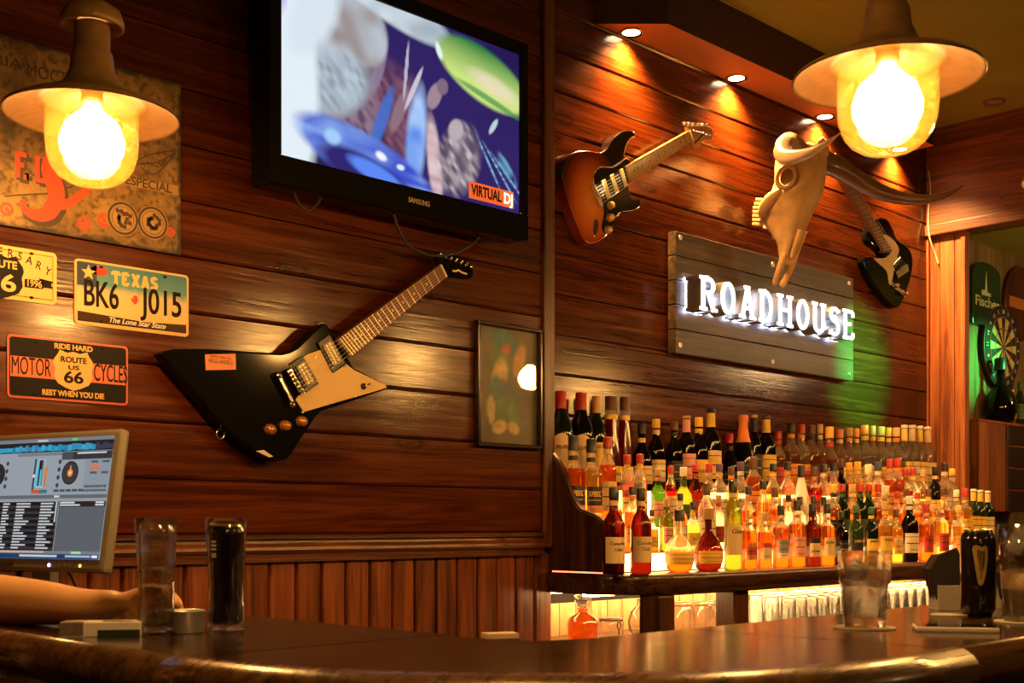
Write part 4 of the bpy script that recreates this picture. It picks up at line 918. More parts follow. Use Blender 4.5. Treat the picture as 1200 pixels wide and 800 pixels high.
fs = [(j*n+i, j*n+(i+1) % n, (j+1)*n+(i+1) % n, (j+1)*n+i) for j in range(m_-1) for i in range(n)]+[tuple(range(n)), tuple((m_-1)*n+i for i in range(n))]
MB().add(vs, fs, 0, True).build('cranium', BONE, sk)
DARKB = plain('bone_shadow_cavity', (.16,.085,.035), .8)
for s in (-1, 1):
    ey = []
    for i in range(18): a = 2*PI*i/18; ey.append((s*(.094+.012*math.cos(a*1)), .012+.036*math.cos(a), -.108+.044*math.sin(a)))
    MB().tube(ey, .0095, 8, closed=True).build('eye_rim', BONE, sk)
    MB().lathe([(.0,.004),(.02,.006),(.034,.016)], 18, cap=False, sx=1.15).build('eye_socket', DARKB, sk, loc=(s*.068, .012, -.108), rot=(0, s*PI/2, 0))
    # cheek plate flaring to the tooth row
    ck = spline([(s*.080,.03,-.155),(s*.082,.07,-.185),(s*.072,.105,-.225),(s*.060,.12,-.265)], 4); MB().tube(ck, [.012+.012*math.sin(PI*i/(len(ck)-1)) for i in range(len(ck))], 8).build('cheek_bone', BONE, sk)
    for k in range(7):
        z_ = -.195-.0165*k; MB().box((s*.040-.012, .128, z_-.0068), (s*.040+.012, .178-.003*abs(k-2), z_+.0068), bev=.003).build('tooth', plain('tooth_enamel', (.62,.40,.17), .4, noise=.4, nscale=90), sk)
    pr_ = spline([(s*.032,-.012,-.40),(s*.036,-.004,-.45),(s*.032,.008,-.50),(s*.022,.016,-.53)], 4); MB().tube(pr_, [.017,.017,.016,.016,.015,.015,.014,.014,.013,.014,.015,.013,.010][:len(pr_)], 8).build('nose_prong', BONE, sk)
    nb_ = spline([(s*.012,-.050,-.30),(s*.013,-.040,-.36),(s*.012,-.030,-.42)], 4); MB().tube(nb_, [.016-.0009*i for i in range(len(nb_))], 8).build('nasal_bone', BONE, sk)
    ho = spline([(s*.05,.03,.0),(s*.10,.015,.0),(s*.19,-.03,-.012),(s*.30,-.10,-.055),(s*.39,-.19,-.085),(s*.45,-.30,-.085),(s*.475,-.39,-.055),(s*.48,-.45,-.015)], 6); q = len(ho)
    MB().tube(ho, [max(.052*(1-(i/(q-1))**1.5), .003) for i in range(q)], 16).build('horn', HORN if s > 0 else HORNL, sk)
    MB().tube([(s*.06,.028,.003),(s*.118,.018,.013)], [.060,.054], 16).build('horn_collar', BONE, sk)
MB().tube([(.07,.08,-.30),(.07,.135,-.33)], .008, 8).build('wall_peg', BONE, sk)

# ---------------------------------------------------------------- alcove: dartboard, glass sign, cabinet, bottles
ya_ = YB-.06
dp = onY(1176, 407, ya_-.04)
d = thing('dartboard', 'round black and cream dartboard on the alcove wall', 'dartboard', (dp.x, ya_, dp.z))
MB().lathe([(0,0),(.225,0),(.225,.036),(.215,.038),(0,.038)], 48, cap=False).build('board', plain('black_sisal', (.012,.012,.011), .8), d, rot=(PI/2, 0, 0))
DC = [plain('cream_sisal', (.62,.50,.20), .8), plain('black_sisal2', (.015,.015,.013), .8)]; DG, DR = plain('green_sisal', (.03,.16,.05), .8), plain('red_sisal', (.4,.04,.02), .8)
def wedge(a0, a1, r0, r1, n=3): return [(r1*math.sin(a0+(a1-a0)*i/n), r1*math.cos(a0+(a1-a0)*i/n)) for i in range(n+1)]+[(r0*math.sin(a1-(a1-a0)*i/n), r0*math.cos(a1-(a1-a0)*i/n)) for i in range(n+1)]
for k in range(20):
    a0, a1 = math.radians(18*k-9+.4), math.radians(18*k+9-.4)
    [MB().prism(wedge(a0, a1, *rr), -.0405, -.038).build('segment', DC[k % 2 == 0], d) for rr in ((.017, .098), (.107, .161))]
    [MB().prism(wedge(a0, a1, *rr), -.0405, -.038).build('scoring_bed', DR if k % 2 == 0 else DG, d) for rr in ((.099, .106), (.162, .170))]
    mid = (a0+a1)/2; text(str([20,1,18,4,13,6,10,15,2,17,3,19,7,16,8,11,14,9,12,5][k]), .03, WHITE, d, (.195*math.sin(mid), -.039, .195*math.cos(mid)), rot=(PI/2, mid, 0))
MB().prism(disc(0,0,.007,.007), -.0415, -.038).build('bullseye', DR, d); MB().prism([(.016*math.cos(a), .016*math.sin(a)) for a in [2*PI*i/20 for i in range(20)]], -.0408, -.038).build('outer_bull', DG, d)
MB().tube([(.226*math.cos(2*PI*i/40), -.03, .226*math.sin(2*PI*i/40)) for i in range(40)], .005, 6, closed=True).build('rim_ring', plain('rust_ring', (.10,.03,.015), .4), d)
# glass advertising sign
c0 = onY(1138, 376, ya_-.02); c1 = onY(1171, 306, ya_-.02); zl = onY(1155,382,ya_-.02).z; zh = onY(1155,308,ya_-.02).z; w2 = c1.x-c0.x; h2 = zh-zl
fs_ = thing('brewery_sign', 'dark green arched brewery sign on the alcove wall', 'sign', (c0.x, ya_, zl))
pl2 = [(0, 0), (w2, 0), (w2, h2*.80)] + [(w2*(.5+.5*math.cos(a)), h2*.80+h2*.2*math.sin(a)) for a in [PI*i/10 for i in range(1, 10)]] + [(0, h2*.80)]
MB().prism(pl2, -.03, 0, bev=.004).build('panel', plain('bottle_green_glass', (.012,.045,.022), .12), fs_)
PALEP = plain('pale_green_print', (.55,.62,.35), .4)
text('Fischer', h2*.22, PALEP, fs_, (w2*.5, -.031, h2*.36), bold=.015, width=w2*.84, ext=.0008)
mb = MB(); mb.prism([(w2*.30,h2*.47),(w2*.62,h2*.47),(w2*.62,h2*.52),(w2*.50,h2*.53),(w2*.46,h2*.86),(w2*.42,h2*.56),(w2*.30,h2*.54)], -.0316, -.029); mb.build('spire', PALEP, fs_)
# round dark sign at the far edge
p = onY(1203, 355, ya_-.05)
rs_ = thing('round_sign', 'round dark red tin tray hanging at the frame edge of the alcove', 'sign', (p.x, ya_, p.z))
MB().lathe([(0,.01),(.19,.012),(.20,.024),(.21,.026),(.212,0),(0,0)], 40, cap=False).build('tray', plain('dark_red_tin', (.10,.03,.015), .3, metal=.3), rs_, rot=(PI/2, 0, 0))
mb = MB(); mb.prism([(-.14,-.03),(.14,-.03),(.14,.03),(-.14,.03)], -.0135, -.011); mb.build('band', plain('orange_print', (.45,.15,.03), .4), rs_)
# wall cabinet
cx0 = onY(1147, 500, 2.80).x; zt3, zb3 = onY(1160, 492, 2.80).z, onY(1160, 599, 2.80).z
cab = thing('wall_cabinet', 'red brown wooden cabinet in the alcove below the dartboard', 'cabinet', (cx0, ya_, zb3))
hh = zt3-zb3
box('carcass', (.012,-.15,0), (.75,0,hh-.012), W_RIGHT, cab); box('cabinet_top', (0,-.165,hh-.014), (.77,0,hh), W_RIGHT, cab, bev=.003)
x = .006
for wdt in (.10, .10, .115): box('board', (x,-.162,0), (x+wdt-.003,-.15,hh-.014), W_RIGHT, cab, bev=.003); x += wdt
box('stile', (x+.004,-.168,0), (x+.032,-.15,hh-.014), wood('dark_stile', (.02,.01,.005), (.05,.025,.012), (.1,.05,.02), axis=2), cab, bev=.004); x += .036
for k in range(4): box('drawer_front', (x,-.158,hh*k/4+.004), (.745,-.15,hh*(k+1)/4-.006), plain('dark_drawer', (.02,.009,.005), .4), cab, bev=.002)
ALC_TOP = zt3; ALC_Y = 2.80+.09
# ---------------------------------------------------------------- bottles
def bottle_glass(name, tint, body, k_tr=.30, k_df=.22):
    """liquid-filled glass: part refraction, part straight transmission, part cloudy body"""
    if name in MATS: return MATS[name]
    m = bpy.data.materials.new(name); m.use_nodes = True; N = m.node_tree.nodes; L = m.node_tree.links; N.clear()
    o = N.new('ShaderNodeOutputMaterial'); rf = N.new('ShaderNodeBsdfRefraction'); rf.inputs['Color'].default_value = (*tint, 1); rf.inputs['IOR'].default_value = 1.25; rf.inputs['Roughness'].default_value = .05
    t = N.new('ShaderNodeBsdfTransparent'); t.inputs[0].default_value = (*tint, 1); tl = N.new('ShaderNodeBsdfTranslucent'); tl.inputs[0].default_value = (*body, 1); df = N.new('ShaderNodeBsdfDiffuse'); df.inputs[0].default_value = (*body, 1)
    g = N.new('ShaderNodeBsdfGlossy'); g.inputs['Roughness'].default_value = .05
    def mix(a, b, f):
        x = N.new('ShaderNodeMixShader'); x.inputs[0].default_value = f if not hasattr(f, 'links') else 0
        if hasattr(f, 'links'): L.new(f, x.inputs[0])
        L.new(a, x.inputs[1]); L.new(b, x.inputs[2]); return x.outputs[0]
    a = mix(rf.outputs[0], t.outputs[0], k_tr); b = mix(tl.outputs[0], df.outputs[0], .4); c = mix(a, b, k_df)
    L.new(mix(c, g.outputs[0], schlick(N, L)), o.inputs[0]); MATS[name] = m; return m
LIQ = {
 'amber': bottle_glass('amber_spirit', (.85,.36,.07), (.55,.20,.03)), 'gold': bottle_glass('golden_spirit', (.98,.66,.22), (.7,.40,.10)),
 'clear': bottle_glass('clear_spirit', (.97,.93,.85), (.7,.58,.42), .45, .12), 'red': bottle_glass('red_liqueur', (.62,.07,.03), (.42,.04,.015)),
 'orange': bottle_glass('orange_liqueur', (.95,.30,.05), (.75,.22,.04)), 'brown': bottle_glass('brown_rum', (.32,.07,.02), (.12,.03,.01)),
 'dark': bottle_glass('near_black_glass', (.045,.02,.012), (.014,.009,.007), .2, .5), 'dgreen': bottle_glass('dark_green_glass', (.06,.14,.03), (.03,.06,.015), .3, .3),
 'green': bottle_glass('green_glass', (.20,.36,.07), (.10,.16,.03)), 'lime': bottle_glass('lime_glass', (.50,.58,.14), (.26,.28,.05)), 'white': plain('white_bottle', (.8,.72,.6), .3),
}
CLEARN = bottle_glass('clear_neck_glass', (.98,.94,.86), (.85,.68,.46), .5, .2)
CAPS = {'red': plain('red_cap', (.42,.025,.015), .35), 'black': plain('black_cap', (.012,.011,.010), .35), 'white': plain('white_cap', (.75,.66,.5), .4), 'gold': plain('gold_cap', (.75,.42,.10), .3, metal=.5), 'tan': plain('tan_cap', (.55,.33,.13), .45),
 'orange': plain('orange_foil', (.80,.22,.04), .35), 'purple': plain('purple_cap', (.10,.04,.14), .4), 'blue': plain('blue_cap', (.03,.05,.14), .4), 'yellow': plain('yellow_cap', (.80,.45,.04), .4), 'green': plain('green_cap', (.03,.10,.04), .4), 'cork': plain('cork_cap', (.40,.22,.09), .7), 'brown': plain('brown_cap', (.10,.035,.015), .4)}
LAB = {'cream': plain('cream_label', (.72,.52,.26), .55), 'white': plain('white_label', (.78,.66,.48), .55), 'black': plain('black_label', (.014,.012,.011), .5), 'yellow': plain('yellow_label', (.80,.50,.08), .5), 'red': plain('red_label', (.48,.04,.02), .5),
 'orange': plain('orange_label', (.75,.25,.04), .5), 'green': plain('green_label', (.05,.10,.03), .5), 'pink': plain('pink_label', (.75,.33,.25), .5), 'grey': plain('grey_label', (.25,.26,.28), .5), 'blue': plain('blue_label', (.05,.08,.2), .5)}
# profile to the top of the glass, fill height, cap (z0, z1, r), label (z0, z1), neck band (z0, z1), section power, n
KIND = {
 'std':    ([(.0,.004),(.034,.0),(.038,.006),(.038,.165),(.036,.182),(.026,.203),(.0165,.218),(.0145,.235),(.0145,.272)], .19, (.262,.300,.0165), (.04,.13), (.238,.255), 2, 'round'),
 'verm':   ([(.0,.004),(.036,.0),(.041,.006),(.041,.165),(.039,.185),(.030,.212),(.019,.232),(.0155,.25),(.0155,.272)], .215, (.245,.300,.0175), (.045,.15), None, 2, 'broad'),
 'bord':   ([(.0,.008),(.033,.0),(.037,.006),(.037,.180),(.034,.198),(.022,.216),(.0155,.228),(.0142,.290)], .21, (.288,.300,.0165), (.05,.15), (.235,.285), 2, 'tall'),
 'champ':  ([(.0,.01),(.040,.0),(.044,.006),(.044,.115),(.040,.150),(.028,.195),(.019,.225),(.016,.280)], .2, (.195,.300,.022), (.045,.12), None, 2, 'foiled'),
 'cone':   ([(.0,.004),(.034,.0),(.037,.006),(.034,.08),(.028,.15),(.0205,.225),(.0185,.262)], .21, (.256,.300,.0195), (.025,.075), (.225,.240), 2, 'tapering'),
 'square': ([(.0,.004),(.029,.0),(.032,.006),(.032,.178),(.029,.192),(.017,.206),(.0145,.215),(.0145,.262)], .185, (.252,.300,.0175), (.045,.135), (.220,.235), 7, 'square'),
 'round':  ([(.0,.006),(.045,.0),(.060,.015),(.072,.060),(.070,.100),(.052,.145),(.028,.172),(.0175,.190),(.0165,.250)], .12, (.245,.300,.026), (.035,.095), None, 2, 'bulbous'),
 'malibu': ([(.0,.004),(.036,.0),(.040,.006),(.040,.120),(.034,.155),(.022,.205),(.016,.235),(.015,.262)], .3, (.240,.300,.018), (.04,.10), None, 2, 'opaque'),
 'stout':  ([(.0,.004),(.042,.0),(.047,.008),(.047,.130),(.043,.158),(.026,.188),(.017,.205),(.0155,.262)], .165, (.252,.300,.0185), (.03,.11), (.215,.235), 2, 'stout'),
 'slim':   ([(.0,.004),(.026,.0),(.030,.006),(.030,.185),(.027,.205),(.018,.226),(.0135,.24),(.0135,.275)], .205, (.262,.300,.0155), (.05,.15), (.243,.258), 2, 'slim'),
}
CACHE = {}
def patch(r0, z0, r1, z1, a0, span, mi_band=None, n=9, sup=2, pad=.0008, prof=None, ink=False):
    FR = (0,.15,.18,.28,.46,.51,.72,.80,.83,1); ZN = (0,0,0,1,1,1,2,2,2)
    mb = MB(); rows = [(max(radius_at(prof, z0+(z1-z0)*f), .001) if prof else r0+(r1-r0)*f, z0+(z1-z0)*f) for f in FR]; vs = []
    for r, z_ in rows:
        for i in range(n):
            a = a0-span/2+span*i/(n-1); k = 1 if sup == 2 else (abs(math.cos(a))**sup+abs(math.sin(a))**sup)**(-1/sup); vs.append(((r+pad)*math.cos(a)*k, (r+pad)*math.sin(a)*k, z_))
    mb.add(vs, [], 0); Q = len(FR)-1
    mb.f = [(j*n+i, j*n+i+1, (j+1)*n+i+1, (j+1)*n+i) for j in range(Q) for i in range(n-1)]
    mb.m = [2 if (ink and j in (1, 4, 7) and abs(i-(n-2)/2) < n*(.22+.04*j)) else 1 if (mi_band is not None and ZN[j] == mi_band) else 0 for j in range(Q) for i in range(n-1)]; mb.sm = [True]*len(mb.f); return mb
def radius_at(prof, z_):
    for (r0, z0), (r1, z1) in zip(prof[2:], prof[3:]):
        if z0 <= z_ <= z1: return r0+(r1-r0)*(z_-z0)/max(z1-z0, 1e-6)
    return prof[2][0]
LABEL_A = math.radians(-112)
def curved_text(body, size, mat, parent, r, zc, a0=LABEL_A, width=None, bold=.01, sup=2):
    o = text(body, size, mat, parent, (0, 0, 0), rot=(0, 0, 0), bold=bold, ext=.0002, width=width); s = o.scale.copy(); o.scale = (1, 1, 1)
    for v in o.data.vertices:
        a = a0+v.co.x*s.x/r; k = 1 if sup == 2 else (abs(math.cos(a))**sup+abs(math.sin(a))**sup)**(-1/sup); q = r*k+.0014+v.co.z*s.z; v.co = (q*math.cos(a), q*math.sin(a), zc+v.co.y*s.y)
    return o
NTH = ['first','second','third','fourth','fifth','sixth','seventh','eighth','ninth','tenth','eleventh','twelfth','thirteenth','fourteenth','fifteenth','sixteenth','seventeenth','eighteenth','nineteenth','twentieth']+['twenty-'+q for q in ('first','second','third','fourth','fifth','sixth','seventh','eighth','ninth')]+['thirtieth']+['thirty-'+q for q in ('first','second','third','fourth','fifth','sixth','seventh','eighth','ninth')]+['fortieth']
LIQN = {'amber':'amber','gold':'golden','clear':'clear','red':'red','orange':'orange','brown':'brown','dark':'dark','dgreen':'dark green','green':'green','lime':'lime green','white':'white'}
def bottle(x, y, z, h, kind, liq, cap, lab, label, group, band=None, words=None, ink=None):
    prof, fill, (c0, c1, cr), lz, nb, sup, _ = KIND[kind]; s = h/.30
    t = thing('bottle', label, 'bottle', (x, y, z), group=group); t.scale = (s, s, s)
    key = ('b', kind, liq)
    if key not in CACHE:
        dark = liq in ('dark','dgreen','green','lime','white','brown')
        mb = MB(); mb.lathe(prof, 20 if sup == 2 else 24, sup=sup)
        n = 20 if sup == 2 else 24
        for fi in range(len(mb.f)):
            j = fi//n
            if j+1 < len(prof) and (prof[j][1]+prof[j+1][1])/2 > fill and not dark: mb.m[fi] = 1
        CACHE[key] = mb.mesh('body', [LIQ[liq], CLEARN])
    link('body', CACHE[key], t)
    key = ('c', kind, cap)
    if kind == 'champ' and key not in CACHE: CACHE[key] = MB().lathe([(.0285,.195),(.0225,.215),(.0178,.250),(.0172,.268),(.0195,.272),(.0195,.296),(.015,.300),(0,.300)], 18, cap=False).mesh('cap', CAPS[cap])
    if key not in CACHE: CACHE[key] = MB().lathe([(cr,c0),(cr*1.02,c0+.003),(cr,c0+.006),(cr,c1-.003),(cr*.9,c1),(0,c1)], 16, cap=False).mesh('cap', CAPS[cap])
    link('cap', CACHE[key], t)
    if lab:
        key = ('l', kind, lab, band, bool(words))
        if key not in CACHE:
            CACHE[key] = patch(radius_at(prof, lz[0]), lz[0], radius_at(prof, lz[1]), lz[1], LABEL_A, 2.5 if sup == 2 else 1.9, {'top':2,'mid':1,'low':0}.get(band[0]) if band else None, 13 if sup == 2 else 19, sup, prof=prof, ink=not words).mesh('label', [LAB[lab], LAB[band[1]] if band else LAB[lab], LAB['grey'] if lab == 'black' else LAB['black'] if lab in ('red','orange','green') else plain('label_ink', (.10,.045,.02), .5)])
        lo = link('label', CACHE[key], t)
        for wd in (words or ()):
            curved_text(wd[0], wd[1], INK if ink is None else ink, lo, radius_at(prof, (lz[0]+lz[1])/2), lz[0]+(lz[1]-lz[0])*wd[2], width=wd[3], sup=sup)
    if nb:
        key = ('n', kind, lab or cap)
        if key not in CACHE: CACHE[key] = patch(radius_at(prof, nb[0]), nb[0], radius_at(prof, nb[1]), nb[1], LABEL_A, 5.8, None, 15).mesh('neck_band', LAB[lab] if lab else CAPS[cap])
        link('neck_band', CACHE[key], t)
    return t
ROWY = [2.505, 2.640, 2.770, 2.925]; ROWZ = [ZSH, 1.185, 1.27, 1.40]
ROWN = ['on front row', 'on second tier', 'on third tier', 'on top tier']
def A(s, z_, w_, size=.02): return [(s, size, z_, w_)]
# each entry: image column, image row of its top, kind, contents, cap, label, (band), words
TOP = [
 (657,458,'verm','dgreen','red','cream',None,None),(681,460,'verm','dark','red','cream',None,None),(699,464,'verm','dgreen','tan','yellow',('top','cream'),A('MARTINI',.86,.06,.016)),
 (716,464,'cone','red','brown','yellow',None,A('METAXA',.5,.045,.013)),(732,465,'cone','red','brown','yellow',None,A('METAXA',.5,.045,.013)),
 (752,496,'stout','dark','black','cream',None,None),(769,491,'std','dark','yellow','cream',('mid','white'),None),(790,494,'std','dark','brown','black',None,None),(804.5,487,'bord','dark','tan','pink',None,None),
 (819,489,'std','dark','yellow','yellow',None,A('Kahlua',.5,.05,.02)),(833,479,'bord','dark','black','yellow',('top','cream'),None),(855,508,'stout','dark','red','black',None,None),(871,486,'champ','dark','orange','black',None,None),
 (884,486,'bord','dark','tan','black',None,None),(898,487,'bord','dark','brown','yellow',None,None),(912,505,'std','amber','red','red',None,None),(927,496,'std','amber','black','orange',None,None),(939,497,'std','gold','red','orange',('mid','red'),None),(951,498,'std','amber','brown','black',('mid','red'),None),
 (961,497,'std','gold','tan','cream',None,None),(972,500,'stout','amber','yellow','red',('top','cream'),None),(984,503,'std','gold','orange','cream',None,None),(995,501,'std','gold','tan','orange',None,None),(1004,502,'std','gold','orange','cream',None,None),
 (1013.5,498,'std','clear','orange','yellow',None,None),(1023,499,'std','clear','tan','orange',None,None),(1032.5,500,'std','clear','tan','yellow',('mid','orange'),None),(1041.5,501,'std','clear','yellow','cream',None,None),(1050.5,501,'std','clear','tan','orange',None,None),
 (1060,498,'bord','clear','white','yellow',None,None),(1069,498,'bord','clear','white','cream',None,None),(1078,499,'bord','clear','white','yellow',('mid','cream'),None),(1087,500,'bord','clear','white','cream',None,None)]
THIRD = [
 (672,511,'square','orange','black','black',('low','orange'),None),(693,514,'square','gold','black','black',('low','orange'),None),(712,512,'slim','orange','red','cream',None,None),(735,533,'slim','clear','red','yellow',('top','red'),None),(750,532,'slim','clear','red','yellow',None,None),
 (771,549,'std','green','tan','pink',None,None),(786,546,'slim','red','red','cream',None,None),(801,547,'stout','lime','white','green',None,None),(815,544,'std','brown','red','red',None,None),(831,543,'std','clear','red','pink',None,None),(843,543,'std','clear','purple','cream',None,None),(857,547,'std','gold','brown','orange',None,None),
 (868,541,'std','clear','purple','white',None,None),(883,535,'verm','orange','brown','orange',None,None),(906,543,'std','gold','black','yellow',('mid','red'),None),(923,541,'std','clear','black','orange',None,None),(939,545,'malibu','white','black',None,None,None),(954,547,'square','red','brown','red',None,None),(965,544,'std','clear','black','white',None,None),
 (977,542,'std','clear','black','grey',None,None),(986,538,'std','dark','brown','black',None,None),(995,542,'slim','gold','yellow','yellow',None,None),(1005,541,'slim','gold','yellow','yellow',None,None),(1018,544,'square','gold','white','cream',None,None),(1029,541,'std','clear','blue','white',None,None),
 (1043,538,'slim','orange','red','orange',None,None),(1052,537,'slim','orange','red','orange',None,None),(1061,549,'std','red','red','red',None,None),(1070,548,'std','clear','red','yellow',None,None),(1082,550,'std','gold','tan','orange',None,None),(1096,547,'std','dark','black','cream',None,None),(1107,542,'std','clear','black','white',None,None),(1116,549,'std','clear','yellow','cream',None,None)]
SECOND = [
 (722,574,'slim','orange','brown','red',None,None),(741,570,'std','orange','black','orange',None,None),(764,597,'stout','amber','brown','yellow',None,None),(781,584,'square','lime','tan','pink',None,None),(797,578,'std','gold','black','white',None,None),(812,588,'stout','gold','black','yellow',None,A('Dewar',.5,.05,.02)),(828,566,'verm','clear','brown','white',None,None),(842,580,'std','clear','tan','red',None,None),
 (877,570,'std','amber','black','orange',None,None),(894,563,'slim','gold','black','yellow',None,None),(908,571,'square','amber','brown','cream',None,None),(924,580,'std','clear','black','white',None,None),(937,582,'square','clear','black','cream',None,None),(953,581,'square','clear','black','cream',None,None),(965,582,'square','clear','black','orange',None,None),
 (977,567,'std','amber','yellow','black',None,None),(987,567,'std','dgreen','red','green',None,None),(999,567,'std','gold','tan','cream',None,None),(1008,567,'std','dgreen','red','green',None,None),(1018,567,'std','dgreen','red','green',None,None),(1029,567,'std','amber','red','red',('mid','cream'),None),(1038,569,'square','gold','white','yellow',None,None),
 (1051,576,'std','amber','red','orange',None,None),(1062,573,'std','gold','brown','cream',None,None),(1075,577,'std','amber','red','cream',None,None),(1088,573,'std','gold','brown','yellow',None,None),(1106,572,'std','amber','brown','orange',None,None),(1121,574,'std','gold','white','cream',None,None),(1131,572,'square','gold','red','yellow',None,None),
 (1141,573,'bord','green','white','yellow',None,None),(1149,574,'bord','green','white','yellow',None,None),(1157.5,575,'bord','dgreen','white','cream',None,None)]
FRONT = [
 (719,571,'std','brown','black','cream',None,[('Canadian',.015,.75,.06),('Club',.015,.52,.03)]),(751,572,'std','brown','black','cream',None,[('Canadian',.015,.75,.06),('Club',.015,.52,.03)]),
 (796,597,'round','amber','black','brown' if 0 else 'yellow',None,None),(830,595,'round','brown','cork','yellow',None,None),(859,563,'slim','lime','black','cream',None,A('Glen',.78,.04,.02)),
 (878,597,'square','amber','gold','orange',('mid','red'),None),(896,600,'square','amber','tan','cream',('top','red'),A('SELECT',.2,.04,.012)),(915,592,'square','amber','black','grey',('low','white'),None),(934,586,'square','amber','black','pink',None,None),
 (952,590,'square','brown','black','cream',('top','black'),A('Jim Beam',.3,.05,.018)),(969,590,'square','amber','black','cream',None,A('Jim Beam',.75,.05,.018)),(986,599,'square','dark','black','black',None,None),(1003,592,'std','green','green','black',('low','cream'),A('JAMESON',.85,.06,.017)),(1021,594,'std','dgreen','green','yellow',None,A('JAMESON',.85,.06,.017)),
 (1037,588,'std','gold','tan','yellow',None,A('PADDY',.8,.05,.018)),(1050,596,'square','gold','brown','yellow',('top','white'),None),(1066,581,'std','dark','white','white',None,None),(1085,590,'square','amber','red','red',None,A('Grant',.7,.05,.022)),(1103,586,'square','gold','gold','red',None,None),(1124,592,'std','gold','gold','orange',None,None)]
DESC = {'cream':'cream','white':'white','black':'black','yellow':'yellow','red':'red','orange':'orange','green':'green','pink':'pink','grey':'grey','blue':'blue'}
for ri, rows in ((3, TOP), (2, THIRD), (1, SECOND), (0, FRONT)):
    prev = None
    for i, (px, py, kd, lq, cp, lb, bd, wd) in enumerate(rows):
        p = onY(px, py, ROWY[ri]); h = p.z-ROWZ[ri]
        h = max(.14, min(h, .40)); rr = max(q[0] for q in KIND[kd][0])*h/.30
        dy = 0
        if prev and p.x-prev[0] < rr+prev[1]+.0005: dy = -.0 
        lbl = f"{LIQN[lq]} {KIND[kd][6]} bottle, {cp} cap, {DESC[lb]+' label, ' if lb else ''}{NTH[i]} {ROWN[ri]} from the post"
        ink = LAB['yellow'] if (lb == 'black') else None
        bt = bottle(p.x, p.y+dy, ROWZ[ri], h, kd, lq, cp, lb, lbl, 'bottles '+ROWN[ri].replace('on ', 'of the '), bd, wd, ink)
        # keep neighbours from touching: slim the later one a little where the row is tight
        if prev:
            room = (p.x-prev[0]-prev[1])
            if room < rr: k = max(room/rr, .62)*.985; bt.scale = (bt.scale.x*k, bt.scale.y*k, bt.scale.z); rr *= k
        prev = (p.x, rr)
# 'APEROL' on the two square bottles by the end panel
for o in [q for q in bpy.data.objects if q.name.startswith('bottle') and 'square bottle, black cap, black label' in q.get('label', '') and 'third tier' in q['label']][:2]:
    lo = [c for c in o.children if c.name.startswith('label')][0]; curved_text('APEROL', .022, LAB['yellow'], lo, .032, .108, width=.046, bold=.03, sup=7)
# round medallions on the two vermouth bottles
for o in [q for q in bpy.data.objects if q.name.startswith('bottle') and 'broad bottle, red cap' in q.get('label', '')]:
    mb = MB(); 
    c_ = MB().lathe([(0,0),(.020,0),(.034,0)], 24, cap=False, sy=1.25)
    for v in c_.v: a = LABEL_A-.35+v[0]/.041; mb.v.append((.0425*math.cos(a), .0425*math.sin(a), .125+v[1]))
    mb.f, mb.m, mb.sm = c_.f, c_.m, c_.sm; lo = mb.build('medallion', LAB['cream'], o); curved_text('CINZANO', .014, INK, lo, .0425, .125, a0=LABEL_A-.35, width=.05)

# alcove bottles on the cabinet
p = onY(1168, 440, ALC_Y)
bottle(p.x, ALC_Y-.02, ALC_TOP, (onY(1168,420,ALC_Y).z-ALC_TOP), 'round', 'dark', 'black', None, 'large dark round bottle standing on the alcove cabinet', 'bottles on the alcove cabinet')
for px, py, kd, lq, cp, lb, lbl in ((1186,450,'slim','gold','black','yellow','slim golden bottle with yellow label on the alcove cabinet'), (1195,448,'slim','green','green','green','slim green bottle at the far end of the alcove cabinet')):
    p = onY(px, py, ALC_Y-.02); bottle(p.x, p.y, ALC_TOP, p.z-ALC_TOP, kd, lq, cp, lb, lbl, 'bottles on the alcove cabinet')

# ---------------------------------------------------------------- glassware on the lower worktop
def thin_glass(name, tint=(1,1,1), k=.12, rough=.02):
    if name in MATS: return MATS[name]
    m = bpy.data.materials.new(name); m.use_nodes = True; N = m.node_tree.nodes; L = m.node_tree.links; N.clear()
    o = N.new('ShaderNodeOutputMaterial'); t = N.new('ShaderNodeBsdfTransparent'); t.inputs[0].default_value = (*tint, 1); g = N.new('ShaderNodeBsdfGlossy'); g.inputs['Roughness'].default_value = rough
    lw = N.new('ShaderNodeLayerWeight'); lw.inputs[0].default_value = .35; r = N.new('ShaderNodeMath'); r.operation = 'MULTIPLY_ADD'; L.new(lw.outputs['Facing'], r.inputs[0]); r.inputs[1].default_value = .55; r.inputs[2].default_value = k*.5
    x = N.new('ShaderNodeMixShader'); L.new(r.outputs[0], x.inputs[0]); L.new(t.outputs[0], x.inputs[1]); L.new(g.outputs[0], x.inputs[2])
    df = N.new('ShaderNodeBsdfTranslucent'); df.inputs[0].default_value = (.9,.9,.9,1); y = N.new('ShaderNodeMixShader'); y.inputs[0].default_value = k; L.new(x.outputs[0], y.inputs[1]); L.new(df.outputs[0], y.inputs[2]); L.new(y.outputs[0], o.inputs[0]); MATS[name] = m; return m
